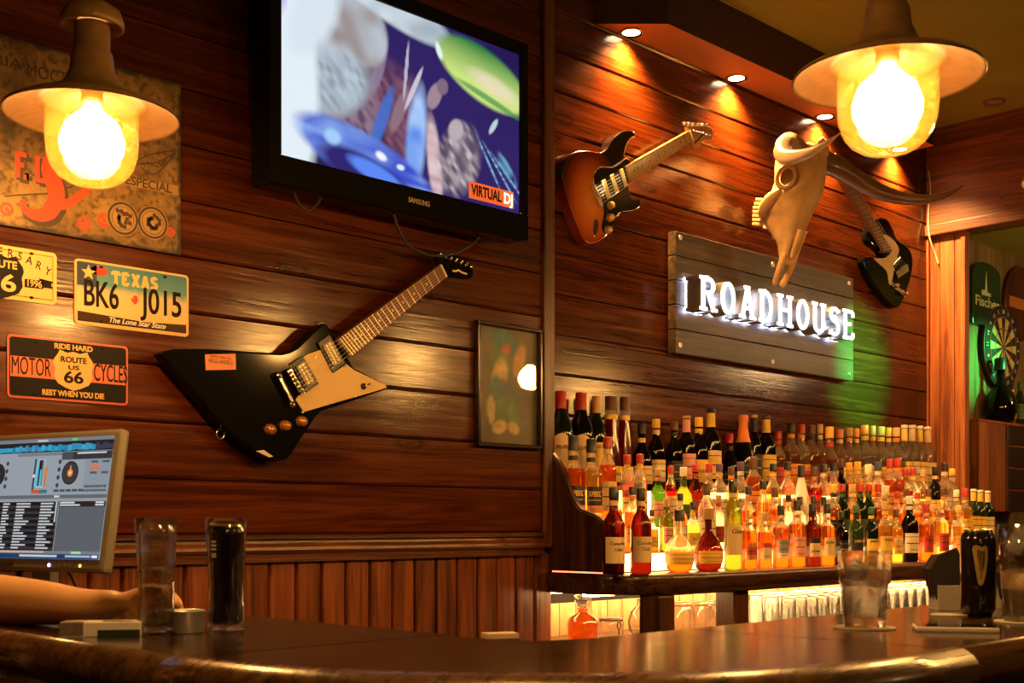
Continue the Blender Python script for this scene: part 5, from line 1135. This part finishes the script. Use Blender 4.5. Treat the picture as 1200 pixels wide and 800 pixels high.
def clear_glass(name, ior=1.18, tint=(.99,.99,.98), f0=.05):
    if name in MATS: return MATS[name]
    m = bpy.data.materials.new(name); m.use_nodes = True; N = m.node_tree.nodes; L = m.node_tree.links; N.clear()
    o = N.new('ShaderNodeOutputMaterial'); r = N.new('ShaderNodeBsdfRefraction'); r.inputs['Color'].default_value = (*tint, 1); r.inputs['IOR'].default_value = ior; r.inputs['Roughness'].default_value = .01
    t = N.new('ShaderNodeBsdfTransparent'); t.inputs[0].default_value = (*tint, 1); a = N.new('ShaderNodeMixShader'); a.inputs[0].default_value = .35; L.new(r.outputs[0], a.inputs[1]); L.new(t.outputs[0], a.inputs[2])
    g = N.new('ShaderNodeBsdfGlossy'); g.inputs['Roughness'].default_value = .03; x = N.new('ShaderNodeMixShader'); L.new(schlick(N, L, f0), x.inputs[0]); L.new(a.outputs[0], x.inputs[1]); L.new(g.outputs[0], x.inputs[2]); L.new(x.outputs[0], o.inputs[0]); MATS[name] = m; return m
TG = clear_glass('thin_clear_glass', 1.14)
gm = MB().lathe([(.026,.135),(.033,.0),(.031,.0),(.0245,.128),(.0,.128)], 16, cap=False).lathe([(0,.135),(.026,.135)], 16, cap=False).mesh('tumbler', TG)
gi = 0; LZ = .88
for row, yy in ((0, 2.47), (1, 2.56), (2, 2.65)):
    xx = 3.86+.03*row; k = 0
    while xx < 5.5:
        ob = link('tumbler', gm, None, loc=(xx, yy, LZ)); tag(ob, f"upturned clear glass under the shelf, {NTH[k]} from the wooden post in its {['front','middle','back'][row]} row", 'glass', 'upturned glasses under the shelf'); xx += .076; k += 1
def on_low(px, y): return onY(px, 740, y).x
dk = thing('decanter', 'glass stoppered decanter with brown spirit under the shelf', 'decanter', (on_low(683, 2.88), 2.88, LZ))
MB().lathe([(.0,0),(.045,0),(.052,.006),(.055,.05),(.048,.072),(.020,.088),(.016,.10),(.022,.106)], 24).build('body', LIQ['amber'], dk); MB().lathe([(.012,.106),(.026,.112),(.024,.122),(.030,.128),(.030,.150),(.0,.156)], 8).build('stopper', TG, dk)
jr = thing('preserving_jar', 'small clip top glass jar beside the decanter', 'jar', (on_low(716, 2.84), 2.84, LZ))
MB().lathe([(0,0),(.042,0),(.045,.006),(.045,.052),(.040,.060)], 24).build('body', TG, jr); MB().lathe([(.043,.060),(.043,.068),(0,.070)], 24).build('lid', plain('dark_lid', (.10,.06,.03), .4), jr)
MB().tube([(-.012+.010*math.cos(2*PI*i/14), -.047, .045+.012*math.sin(2*PI*i/14)) for i in range(14)], .002, 6, closed=True).tube([(-.012,-.047,.033),(-.012,-.046,.012)], .002, 6).build('clip', BLACK, jr)
cf = thing('carafe', 'round clear glass carafe under the shelf by the wooden post', 'carafe', (on_low(757, 2.80), 2.80, LZ))
MB().lathe([(0,0),(.045,0),(.062,.02),(.066,.05),(.055,.085),(.034,.105),(.030,.125),(.036,.13)], 24, cap=False).build('body', TG, cf)
for k, (px, yy) in enumerate(((798,2.78),(822,2.74),(842,2.72))):
    q = thing('storage_jar', f"squat clear storage jar between the two posts, {NTH[k]} from the carafe", 'jar', (on_low(px, yy), yy, LZ), group='storage jars under the shelf')
    MB().lathe([(0,0),(.048,0),(.052,.008),(.052,.075),(.044,.09),(.040,.098)], 24, cap=False).build('body', TG, q); MB().lathe([(.043,.098),(.043,.112),(0,.114)], 20).build('lid', TG, q)
# ---------------------------------------------------------------- things on the bar
GLASS = plain('table_glass', (1,1,1), .02, trans=1, ior=1.45)
TG2 = clear_glass('beer_glass_wall', 1.2, f0=.16)
def dglass(name, label, px, py, prof, cat='glass'):
    p = onZ(px, py, ZT); t = thing(name, label, cat, (p.x, p.y, ZT+.0005)); return t
WATER = plain('water', (.95,.97,1), .01, trans=1, ior=1.33); COLA = bottle_glass('cola', (.10,.02,.008), (.010,.003,.002), .25, .5)
beer = [(0,0),(.029,0),(.0305,.004),(.0300,.02),(.0285,.05),(.0285,.08),(.0305,.12),(.0325,.16),(.0335,.188),(.0318,.188),(.0308,.16),(.0288,.12),(.0268,.08),(.0268,.05),(.0275,.022),(.02,.014),(0,.014)]
inner = lambda z1: [(0,.0145),(.0198,.0145),(.0270,.022),(.0264,.05),(.0264,.08),(.0284,.12),(.0305,.16)][:]
t = dglass('beer_glass', 'tall half empty clear glass of fizzy water beside the hand', 183, 743, None)
MB().lathe(beer, 36, cap=False).build('body', TG2, t)
MB().lathe([(0,.015),(.0195,.015),(.0268,.022),(.0262,.05),(.0262,.08),(.0278,.106),(0,.106)], 32, cap=False).build('water', clear_glass('fizzy_water', 1.15), t)
mb = MB()
for k in range(130):
    a, r_, z_ = hash2(k,1)*2*PI, .024*math.sqrt(hash2(k,2)), .022+.082*hash2(k,3); mb.lathe([(0,-.0018),(.0018,0),(0,.0018)], 5, (r_*math.cos(a), r_*math.sin(a), z_), cap=False)
MB().lathe([(.0268,.1055),(.0279,.1062),(.0281,.1085),(.026,.108),(.0,.1068)], 28, cap=False).build('foam', thin_glass('pale_foam', (.8,.78,.72), .45, .3), t)
mb.build('bubbles', plain('bubble_white', (.8,.8,.8), .2), t)['kind'] = 'stuff'
MB().lathe([(0,.002),(.026,.002),(.0265,.010),(0,.012)], 24, cap=False).build('thick_base', GLASS, t)
t = dglass('beer_glass', 'tall glass filled with dark cola standing past the ashtray', 265, 741, None)
MB().lathe(beer, 36, cap=False).build('body', TG2, t)
MB().lathe([(0,.015),(.0195,.015),(.0268,.022),(.0262,.05),(.0262,.08),(.0280,.12),(.0300,.16),(.0306,.172),(0,.172)], 32, cap=False).build('cola', COLA, t)
MB().lathe([(.0285,.1722),(.0306,.174),(.0309,.177),(.028,.1765)], 28, cap=False).build('foam_ring', plain('tan_foam', (.55,.32,.16), .6), t)
MB().lathe([(0,.002),(.026,.002),(.0265,.010),(0,.012)], 24, cap=False).build('thick_base', GLASS, t)
mk = MB()
for z_ in (.148,.142,.136,.128,.124): mk.add([(.0322*math.cos(a), .0322*math.sin(a), z_+dz) for dz in (0,.003) for a in (math.radians(-168), math.radians(-160), math.radians(-152))], [(0,1,4,3),(1,2,5,4)])
mk.build('printed_mark', WHITE, t)
p = onZ(217, 741, ZT)
t = thing('ashtray', 'small round steel ashtray under the fingers', 'ashtray', (p.x, p.y, ZT))
MB().lathe([(0,0),(.030,0),(.031,.002),(.031,.034),(.033,.036),(.0315,.0375),(.029,.036),(.029,.004),(0,.004)], 32, cap=False).build('bowl', plain('bright_steel', (.82,.80,.76), .3, metal=.75), t)
p = onZ(118, 746, ZT)
t = thing('cigarette_packet', 'white cigarette packet lying in front of the arm', 'cigarette packet', (p.x, p.y, ZT), (0, 0, TH-PI/2+.18))
PKT = plain('packet_white', (.85,.82,.78), .35)
MB().box((-.062,0,0), (.062,.052,.023), bev=.0015).build('box', PKT, t); MB().box((-.0621,-.0004,.002), (-.028,.03,.0234), bev=.0005).build('picture_panel', plain('packet_photo', (.30,.24,.2), .3, noise=.6, nscale=120), t)
MB().box((-.005,-.0006,.0), (.060,.02,.011), bev=.0003).build('dark_stripe', plain('packet_dark', (.03,.05,.025), .4), t); MB().box((-.028,-.0007,.004), (-.0265,.0525,.0236)).build('tear_seam', plain('packet_seam', (.2,.18,.16), .4), t)
WARN = MB()
for k, wd_ in enumerate((.05,.044,.03)): WARN.box((0,.012+.009*k,.0232), (wd_,.0155+.009*k,.0235))
WARN.build('print_line', INK, t)

# tumbler with ice on a coaster
CO = plain('card_coaster', (.42,.36,.28), .7)
def coaster(px, py, label, r=.047, x=None):
    p = onZ(px, py, ZT); o = MB().lathe([(0,0),(r,0),(r,.0025),(0,.003)], 36, cap=False).build('coaster', CO, None, loc=(p.x, p.y, ZT)); tag(o, label, 'coaster'); return p
p = coaster(1013, 736, 'round card coaster beneath the iced water tumbler', .052)
t = thing('water_tumbler', 'heavy faceted tumbler of iced water on a coaster', 'glass', (p.x, p.y, ZT+.003))
MB().lathe([(.0,.0),(.034,.0),(.036,.003),(.040,.07),(.0445,.078),(.046,.130),(.0440,.130),(.0425,.080),(.0375,.070),(.033,.016),(0,.015)], 10, cap=False, smooth=False).build('body', TG2, t)
MB().lathe([(0,.0165),(.0328,.0165),(.0370,.070),(.0420,.080),(.0430,.098),(0,.098)], 10, cap=False, smooth=False).build('water', clear_glass('iced_water', 1.15), t)
ICE = thin_glass('ice', (.96,.97,.98), .30, .08)
for k, (a, b, c) in enumerate(((-.014,.006,.095),(.013,-.01,.088),(.004,.016,.102))):
    o = MB().box((-.013,-.013,-.013), (.013,.013,.013), bev=.004).build('ice_cube', ICE, None, loc=(p.x+a, p.y+b, ZT+c), rot=(.3*k+.2, .5*k, .9*k)); tag(o, ['clear ice cube in the tumbler on the side of the cola glass', 'lowest clear ice cube floating in the faceted tumbler', 'topmost clear ice cube floating in the faceted tumbler'][k], 'ice cube', 'ice cubes in the tumbler')

# stout can
p = onZ(1146, 721, ZT)
t = thing('beer_can', 'tall black beer can with golden harp emblem', 'can', (p.x, p.y, ZT))
CANB = plain('black_can', (.008,.006,.006), .16, metal=.2, coat=.5)
MB().lathe([(0,.004),(.022,.004),(.026,0),(.031,.006),(.0335,.014),(.0335,.148),(.031,.156),(.027,.164),(.0265,.168),(.0258,.168),(.0255,.163),(0,.162)], 40, cap=False).build('body', CANB, t)
MB().lathe([(.0270,.1635),(.0275,.167),(.0262,.169),(.0255,.166)], 40, cap=False).build('rim', plain('can_rim', (.75,.62,.35), .25, metal=1), t)
HG = plain('harp_gold', (.62,.45,.18), .3, metal=.7)
cang = math.atan2(-p.y, -p.x)+.10
def wrap(mb_, r, a0, zc):
    o = MB(); o.f, o.m, o.sm = mb_.f, mb_.m, mb_.sm
    for x_, y_, z_ in mb_.v: a = a0+x_/r; q = r-y_; o.v.append((q*math.cos(a), q*math.sin(a), zc+z_))
    return o
def hp(x_, y_): return ((x_-440)*.000145, (300-y_)*.000335)
mb = MB(); y0_, y1_ = -.0012, .0004
stroke(mb, [hp(*q) for q in [(372,225),(362,205),(378,188),(400,200),(385,215)]], lambda t_: .0045, y0_, y1_); stroke(mb, [hp(*q) for q in [(385,190),(430,195),(470,205),(520,188)]], lambda t_: .0065, y0_, y1_)
stroke(mb, [hp(*q) for q in [(518,190),(522,250),(505,320),(465,398)]], lambda t_: .0055, y0_, y1_); stroke(mb, [hp(*q) for q in [(378,215),(395,270),(415,330),(440,400),(465,398)]], lambda t_: .0075-.002*t_, y0_, y1_)
for k in range(5): stroke(mb, [hp(402+k*20, 205), hp(420+k*12, 330+k*10)], lambda t_: .0009, y0_*.6, y1_, 2)
wrap(mb, .0335, cang, .098).build('harp_emblem', HG, t)

# phone
p = onZ(1119, 739, ZT)
t = thing('mobile_phone', 'pale cased mobile phone lying flat near the beer can', 'phone', (p.x, p.y, ZT), (0, 0, TH-PI/2-.22))
MB().box((-.066,-.034,0), (.066,.034,.0085), bev=.003).build('case', plain('lilac_case', (.72,.64,.66), .4), t); MB().box((-.063,-.031,.0078), (.063,.031,.0092), bev=.0006).build('screen_glass', GLOSSB, t); MB().lathe([(0,0),(.004,0),(.004,.001),(0,.001)], 12, (.05,.02,.0090)).build('camera_lens', CHROME, t)
coaster(1112, 721, 'pale round coaster between the phone and the napkin holder', .035)
pg_ = coaster(1200, 729, 'round coaster beneath the creamy drink', .052)
t = thing('cream_cocktail', 'wide tumbler of creamy drink at the edge beside the can', 'glass', (pg_.x, pg_.y, ZT+.003))
MB().lathe([(.0,.0),(.034,.0),(.036,.003),(.043,.12),(.046,.175),(.044,.175),(.041,.12),(.033,.012),(0,.011)], 28, cap=False).build('body', TG2, t)
MB().lathe([(0,.0125),(.032,.0125),(.0395,.09),(0,.09)], 28, cap=False).build('drink', plain('cream_drink', (.55,.38,.22), .4), t)
MB().lathe([(.0,-.022),(.018,-.01),(.022,.0),(.018,.01),(0,.022)], 10, (0,0,.118), cap=False, smooth=False).build('lemon_wedge', plain('dark_fruit', (.10,.05,.02), .4), t)
for k in range(2): MB().box((-.013,-.013,-.013), (.013,.013,.013), bev=.004).build('ice_lump', ICE, t, loc=(-.012+.024*k, .008, .135+.01*k), rot=(.4,.5*k,.3))
# napkin holders
def napkins(px, py, label, s=1.0, rz=0):
    p = onZ(px, py, ZT); t = thing('napkin_holder', label, 'napkin holder', (p.x, p.y, ZT), (0, 0, TH-PI/2+rz), group='napkin holders on the bar')
    b = MB()
    for a, c in (((-.032*s,-.032*s,0),(.032*s,.032*s,.004)), ((-.032*s,-.032*s,.004),(.032*s,-.029*s,.052*s)), ((-.032*s,.029*s,.004),(.032*s,.032*s,.052*s)), ((-.032*s,-.029*s,.004),(-.029*s,.029*s,.052*s)), ((.029*s,-.029*s,.004),(.032*s,.029*s,.052*s))): b.box(a, c, bev=.0008)
    b.build('box', plain('grey_white_plastic', (.38,.36,.34), .4), t)
    NB_ = plain('black_napkin', (.016,.013,.014), .8, bump=.3)
    for k in range(3):
        y_ = (-.018+.018*k)*s; MB().prism([(-.028*s,.006),(.027*s,.006),(.034*s,.085*s+.006*k),(.008*s,.13*s-.008*k),(-.030*s,.115*s),(-.048*s,.085*s)], y_-.006*s, y_+.006*s, bev=.002).build('napkin', NB_ if k != 1 else plain('dark_brown_napkin', (.05,.016,.010), .7), t)
napkins(1112, 714, 'napkin holder stuffed with black napkins before the beer can')
napkins(1177, 712, 'napkin holder with black napkins behind the can, beside the creamy drink', .9, .5)
# small box behind the counter
p = atD(586, 748, 2.22)
t = thing('menu_holder', 'pale edged menu box standing behind the inner bar edge', 'menu box', (p.x, p.y, .90), (0, 0, TH-PI/2+.35))
MB().box((-.028,-.016,0), (.028,.016,.180), bev=.002).build('box', plain('grey_board', (.16,.13,.10), .5), t); MB().box((-.030,-.018,.174), (.030,.018,.184), bev=.001).build('pale_rim', plain('cream_rim', (.65,.5,.34), .5), t)
ub = box('under_shelf', (xi-.05,yi-.05,.88), (2.6,yi+.28,.90), W_SHELF, bar)

# ---------------------------------------------------------------- monitor
md, mw, mh = 2.55, .46, .305
rt_ = atD(121, 664, md); xw = RGT*.863-FWD*.505; rz = math.atan2(xw.y, xw.x)
tl_ = math.radians(9)
mbase = Vector((rt_.x, rt_.y, 0))-xw*(mw/2)
mo = thing('computer_monitor', 'grey computer monitor showing mixing software on the bar', 'monitor', (mbase.x, mbase.y, ZT), (0, 0, rz))
zb5 = onZ(0,0,3) and (rt_.z-ZT)-.012
MG = plain('silver_grey_plastic', (.26,.235,.20), .38, metal=.3)
Rm = Matrix.Translation((0, 0, zb5)) @ Matrix.Rotation(-tl_, 4, 'X')
def mpart(o): o.matrix_basis = Rm @ o.matrix_basis; return o
h_ = mpart(MB().box((-mw/2,0,0), (mw/2,.026,mh), bev=.008).build('housing', MG, mo))
sx0, sx1, sz0, sz1 = -mw/2+.016, mw/2-.016, .026, mh-.015
items = []
def U(u0, v0, u1, v1, c): items.append((R4(sx0+(sx1-sx0)*u0, sz1-(sz1-sz0)*v1, sx0+(sx1-sx0)*u1, sz1-(sz1-sz0)*v0), lin(c)))
def Ud(u, v, r, c): items.append((disc(sx0+(sx1-sx0)*u, sz1-(sz1-sz0)*v, r, r, 20), lin(c)))
U(0,0,1,1,(150,160,170)); U(0,0,1,.03,(120,128,138)); U(0,.03,1,.115,(28,30,36)); 
for k in range(40): U(k/40,.05+.02*hash2(k,1),(k+1)/40,.11-.01*hash2(k,9),(int(30+30*hash2(k,4)), int(120+60*hash2(k,2)), int(165+50*hash2(k,2))) if k < 35 else (50,60,80))
U(.70,.008,.735,.024,(90,220,110)); U(.44,.008,.52,.026,(190,196,204)); U(.72,.12,1,.185,(48,52,60)); U(.75,.128,.96,.14,(220,222,225)); U(.64,.12,.72,.185,(70,74,82)); U(.0,.12,.14,.185,(48,52,60)); U(.3,.12,.64,.145,(120,126,134))
for x0 in (.0, .40):
    U(x0+.04,.17,x0+.055,.43,(60,66,74)); U(x0+.035,.30,x0+.062,.325,(210,212,214))
    for k in range(4): Ud(x0+.10,.2+.065*k,.005,(60,64,72)); Ud(x0+.23,.2+.065*k,.005,(60,64,72))
U(.47,.175,.52,.41,(200,206,212)); U(.475,.18,.515,.40,(110,118,128)); U(.455,.18,.475,.40,(120,190,215)); U(.48,.18,.50,.40,(18,20,24)); U(.49,.26,.505,.40,(60,190,220)); U(.52,.24,.545,.40,(200,130,80)); U(.44,.43,.50,.46,(200,90,50)); U(.50,.43,.56,.46,(70,110,130))
Ud(.715,.295,.026,(36,40,46)); Ud(.715,.295,.022,(58,56,58)); Ud(.715,.295,.0085,(235,150,60)); Ud(.715,.295,.003,(240,230,210)); U(.712,.235,.719,.285,(235,160,70)); Ud(.16,.295,.026,(36,40,46)); Ud(.16,.295,.0085,(90,160,220))
U(.82,.185,1,.46,(140,150,160)); U(.86,.225,.92,.245,(200,130,100)); U(.855,.25,.925,.275,(215,120,80))
for k in range(8): U(.83+.02*k,.40,.846+.02*k,.418,(70,76,84)); U(.83+.02*k,.435,.846+.02*k,.45,(70,76,84))
for a in (.86,.94): 
    for b in (.20,.29): U(a,b,a+.05,b+.018,(80,86,94))
for k in range(5): U(.61+.045*k,.43,.648+.045*k,.45,(70,76,84))
U(0,.475,1,.505,(96,104,112)); U(.62,.48,.66,.497,(210,214,218)); U(0,.505,1,.53,(150,156,162)); U(0,.53,.66,.935,(20,22,26)); U(.665,.53,1,.935,(92,98,106)); U(.665,.53,1,.575,(34,37,42))
rg = random.Random(5)
for k in range(16):
    v = .54+.0245*k
    if k % 2: U(0,v-.003,.66,v+.0185,(52,55,60))
    for u0, um in ((.01,.06),(.12,.07),(.24,.06),(.345,.11),(.53,.11)): U(u0, v, u0+um*rg.uniform(.45,1), v+.012, (205,208,212))
for k in range(2): U(.675,.535+.02*k,.78+.04*k,.547+.02*k,(220,222,224)); U(.93,.535+.02*k,.99,.547+.02*k,(220,222,224))
U(0,.935,1,.96,(120,128,134)); U(.80,.938,.87,.957,(170,225,170)); U(.0,.937,.6,.952,(210,170,160)); U(0,.96,1,1,(30,60,96)); U(.42,.968,.70,.985,(190,210,230)); U(.76,.968,.94,.985,(170,190,215)); U(.95,.966,.99,.988,(235,238,240)); U(.645,.53,.655,.70,(200,204,208))
mpart(rects('screen', items, printed('monitor_picture', .75, .2), mo, -.0006, -.000012))
mpart(text('PHILIPS', .010, plain('dark_print', (.06,.05,.045), .5), mo, (-.075,-.0008,.013), bold=.02, width=.042))
for k, c in enumerate([(.25,.2,1.0)]): mpart(MB().prism(disc(.062,.013,.0035,.0035,12), -.0012, 0).build('power_light', glow('violet_led', (.35,.30,1), 9), mo))
mpart(MB().prism(disc(.158,.013,.0028,.0028,12), -.0012, 0).build('status_light', glow('yellow_led', (1,.75,.1), 4), mo))
for k in range(4): mpart(MB().box((.083+.017*k,-.0015,.010), (.094+.017*k,0,.016), bev=.0005).build('button', plain('grey_button', (.14,.125,.105), .4), mo))
MB().box((-.03,.03,.0), (.03,.055,zb5+.10), bev=.004).build('stand_neck', MG, mo); MB().box((-.11,-.05,0), (.11,.12,.014), bev=.005).build('stand_foot', MG, mo)
MB().tube(spline([(.05,.06,.08),(.10,.05,.03),(.16,.03,.006),(.20,.0,.006)], 5), .003, 6).build('video_cable', BLACK, mo)

# ---------------------------------------------------------------- person leaning on the bar
SKIN = plain('skin', (.88,.50,.25), .42, noise=.15, nscale=30, bump=.12); SHIRT = plain('black_cotton', (.02,.02,.022), .85); DENIM = plain('denim', (.03,.045,.08), .85)
def skinned(name, nodes, edges, root, mat, parent=None, sub=2):
    me = bpy.data.meshes.new(name); me.from_pydata([n_[0] for n_ in nodes], edges, []); o = link(name, me, parent)
    s = o.modifiers.new('skin', 'SKIN'); s.use_smooth_shade = True; s.branch_smoothing = 1
    sv = me.skin_vertices[0].data
    for i, n_ in enumerate(nodes): sv[i].radius = n_[1] if isinstance(n_[1], tuple) else (n_[1], n_[1])
    sv[root].use_root = True
    m = o.modifiers.new('sub', 'SUBSURF'); m.levels = sub; m.render_levels = sub; me.materials.append(mat); return o
def V(px, py, d): return tuple(atD(px, py, d))
nodes = [((.36,2.32,.95),.13),((.37,2.33,1.15),.125),((.38,2.34,1.36),.13),((.385,2.34,1.50),.055),((.40,2.34,1.58),.085),((.41,2.34,1.68),.095),((.405,2.34,1.76),.06)]
edges = [(0,1),(1,2),(2,3),(3,4),(4,5),(5,6)]
def chain(start, pts):
    prev = start
    for p_, r_ in pts: nodes.append((tuple(p_), r_)); edges.append((prev, len(nodes)-1)); prev = len(nodes)-1
    return prev
# forearm along the bar, hand over the ashtray
sh_ = chain(2, [((.40,2.50,1.42),.062)])
el = chain(sh_, [((.55,2.53,1.27),.052),(V(-135,694,2.40),.050)])
wr_ = chain(el, [(V(-70,696,2.33),.054),(V(0,703,2.23),.050),(V(55,706,2.17),.041),(V(98,711,2.13),.033),(V(122,710,2.11),.0295)])
pm = chain(wr_, [(V(140,705,2.10),.0305),(V(156,701,2.09),.0315)])
for px0, py0, dd, segs in ((168,691,2.065,[(182,688),(196,696),(206,709)]), (171,694,2.09,[(187,690),(203,699),(212,712)]), (170,699,2.115,[(186,698),(203,706),(214,716)]), (166,704,2.14,[(180,705),(194,711),(204,718)])):
    chain(pm, [(V(px0,py0,dd),.0115)]+[(V(a,b,dd),.0095-.0008*k) for k, (a, b) in enumerate(segs)])
chain(pm, [(V(158,716,2.06),.012),(V(176,722,2.05),.0105),(V(194,722,2.055),.009)])
# other arm and legs, out of the picture
chain(2, [((.38,2.17,1.42),.06),((.40,2.10,1.20),.048),((.46,2.09,.98),.038),((.52,2.10,.86),.03),((.54,2.10,.78),.032)])
chain(0, [((.36,2.42,.88),.09),((.38,2.43,.50),.06),((.36,2.43,.10),.042),((.44,2.44,.045),.038),((.54,2.44,.035),.03)])
chain(0, [((.36,2.22,.88),.09),((.38,2.21,.50),.06),((.36,2.21,.10),.042),((.44,2.20,.045),.038),((.54,2.20,.035),.03)])
pe = skinned('person', nodes, edges, 0, SKIN); tag(pe, 'bare forearm resting on the bar, hand held over the ashtray', 'person')
n2 = [((.36,2.32,.92),.15),((.37,2.33,1.15),.142),((.38,2.34,1.37),.145),((.385,2.34,1.46),.07),((.40,2.50,1.42),.078),((.52,2.53,1.30),.072),((.38,2.17,1.42),.076),((.395,2.11,1.24),.066)]
skinned('shirt', n2, [(0,1),(1,2),(2,3),(2,4),(4,5),(2,6),(6,7)], 0, SHIRT, pe)
n3 = [((.36,2.32,.95),.14),((.36,2.42,.86),.10),((.38,2.43,.50),.075),((.36,2.43,.12),.06),((.36,2.22,.86),.10),((.38,2.21,.50),.075),((.36,2.21,.12),.06)]
skinned('trousers', n3, [(0,1),(1,2),(2,3),(0,4),(4,5),(5,6)], 0, DENIM, pe)

# ---------------------------------------------------------------- green effect lamps on the ceiling
def effect_lamp(pos, target, power, ang, label):
    d = (Vector(target)-Vector(pos)).normalized()
    t = thing('effect_lamp', label, 'stage lamp', pos); q = d.to_track_quat('-Z', 'Y').to_euler()
    MB().lathe([(.0,.06),(.05,.06),(.05,-.05),(.046,-.05),(.046,.05),(0,.05)], 20, cap=False).build('can', BLACK, t, rot=q)
    MB().lathe([(0,-.02),(.044,-.02)], 20, cap=False).build('lens', glow('green_lens', (.05,1,.25), 4), t, rot=q)
    MB().tube([(0,0,.05),(0,0,(ZC if pos[0] < 6 else 2.79)-pos[2])], .012, 8).build('bracket', BLACK, t)
    spot('effect_beam', Vector(pos)+d*.06, target, power, (.03, 1, .22), ang, 1, .02)
ta = onY(1000, 430, YB); effect_lamp((5.3, .3, 2.95), (ta.x+.02, YB, ta.z-.02), GREEN_W, 14.5, 'black green-lit stage lamp on the ceiling aimed at the letter sign')
tb = onY(1139, 425, YB-.06); effect_lamp((7.0, 1.2, 2.6), (tb.x+.04, YB-.06, tb.z), 500, 16, 'black green-lit stage lamp in the alcove aimed beside the dartboard')
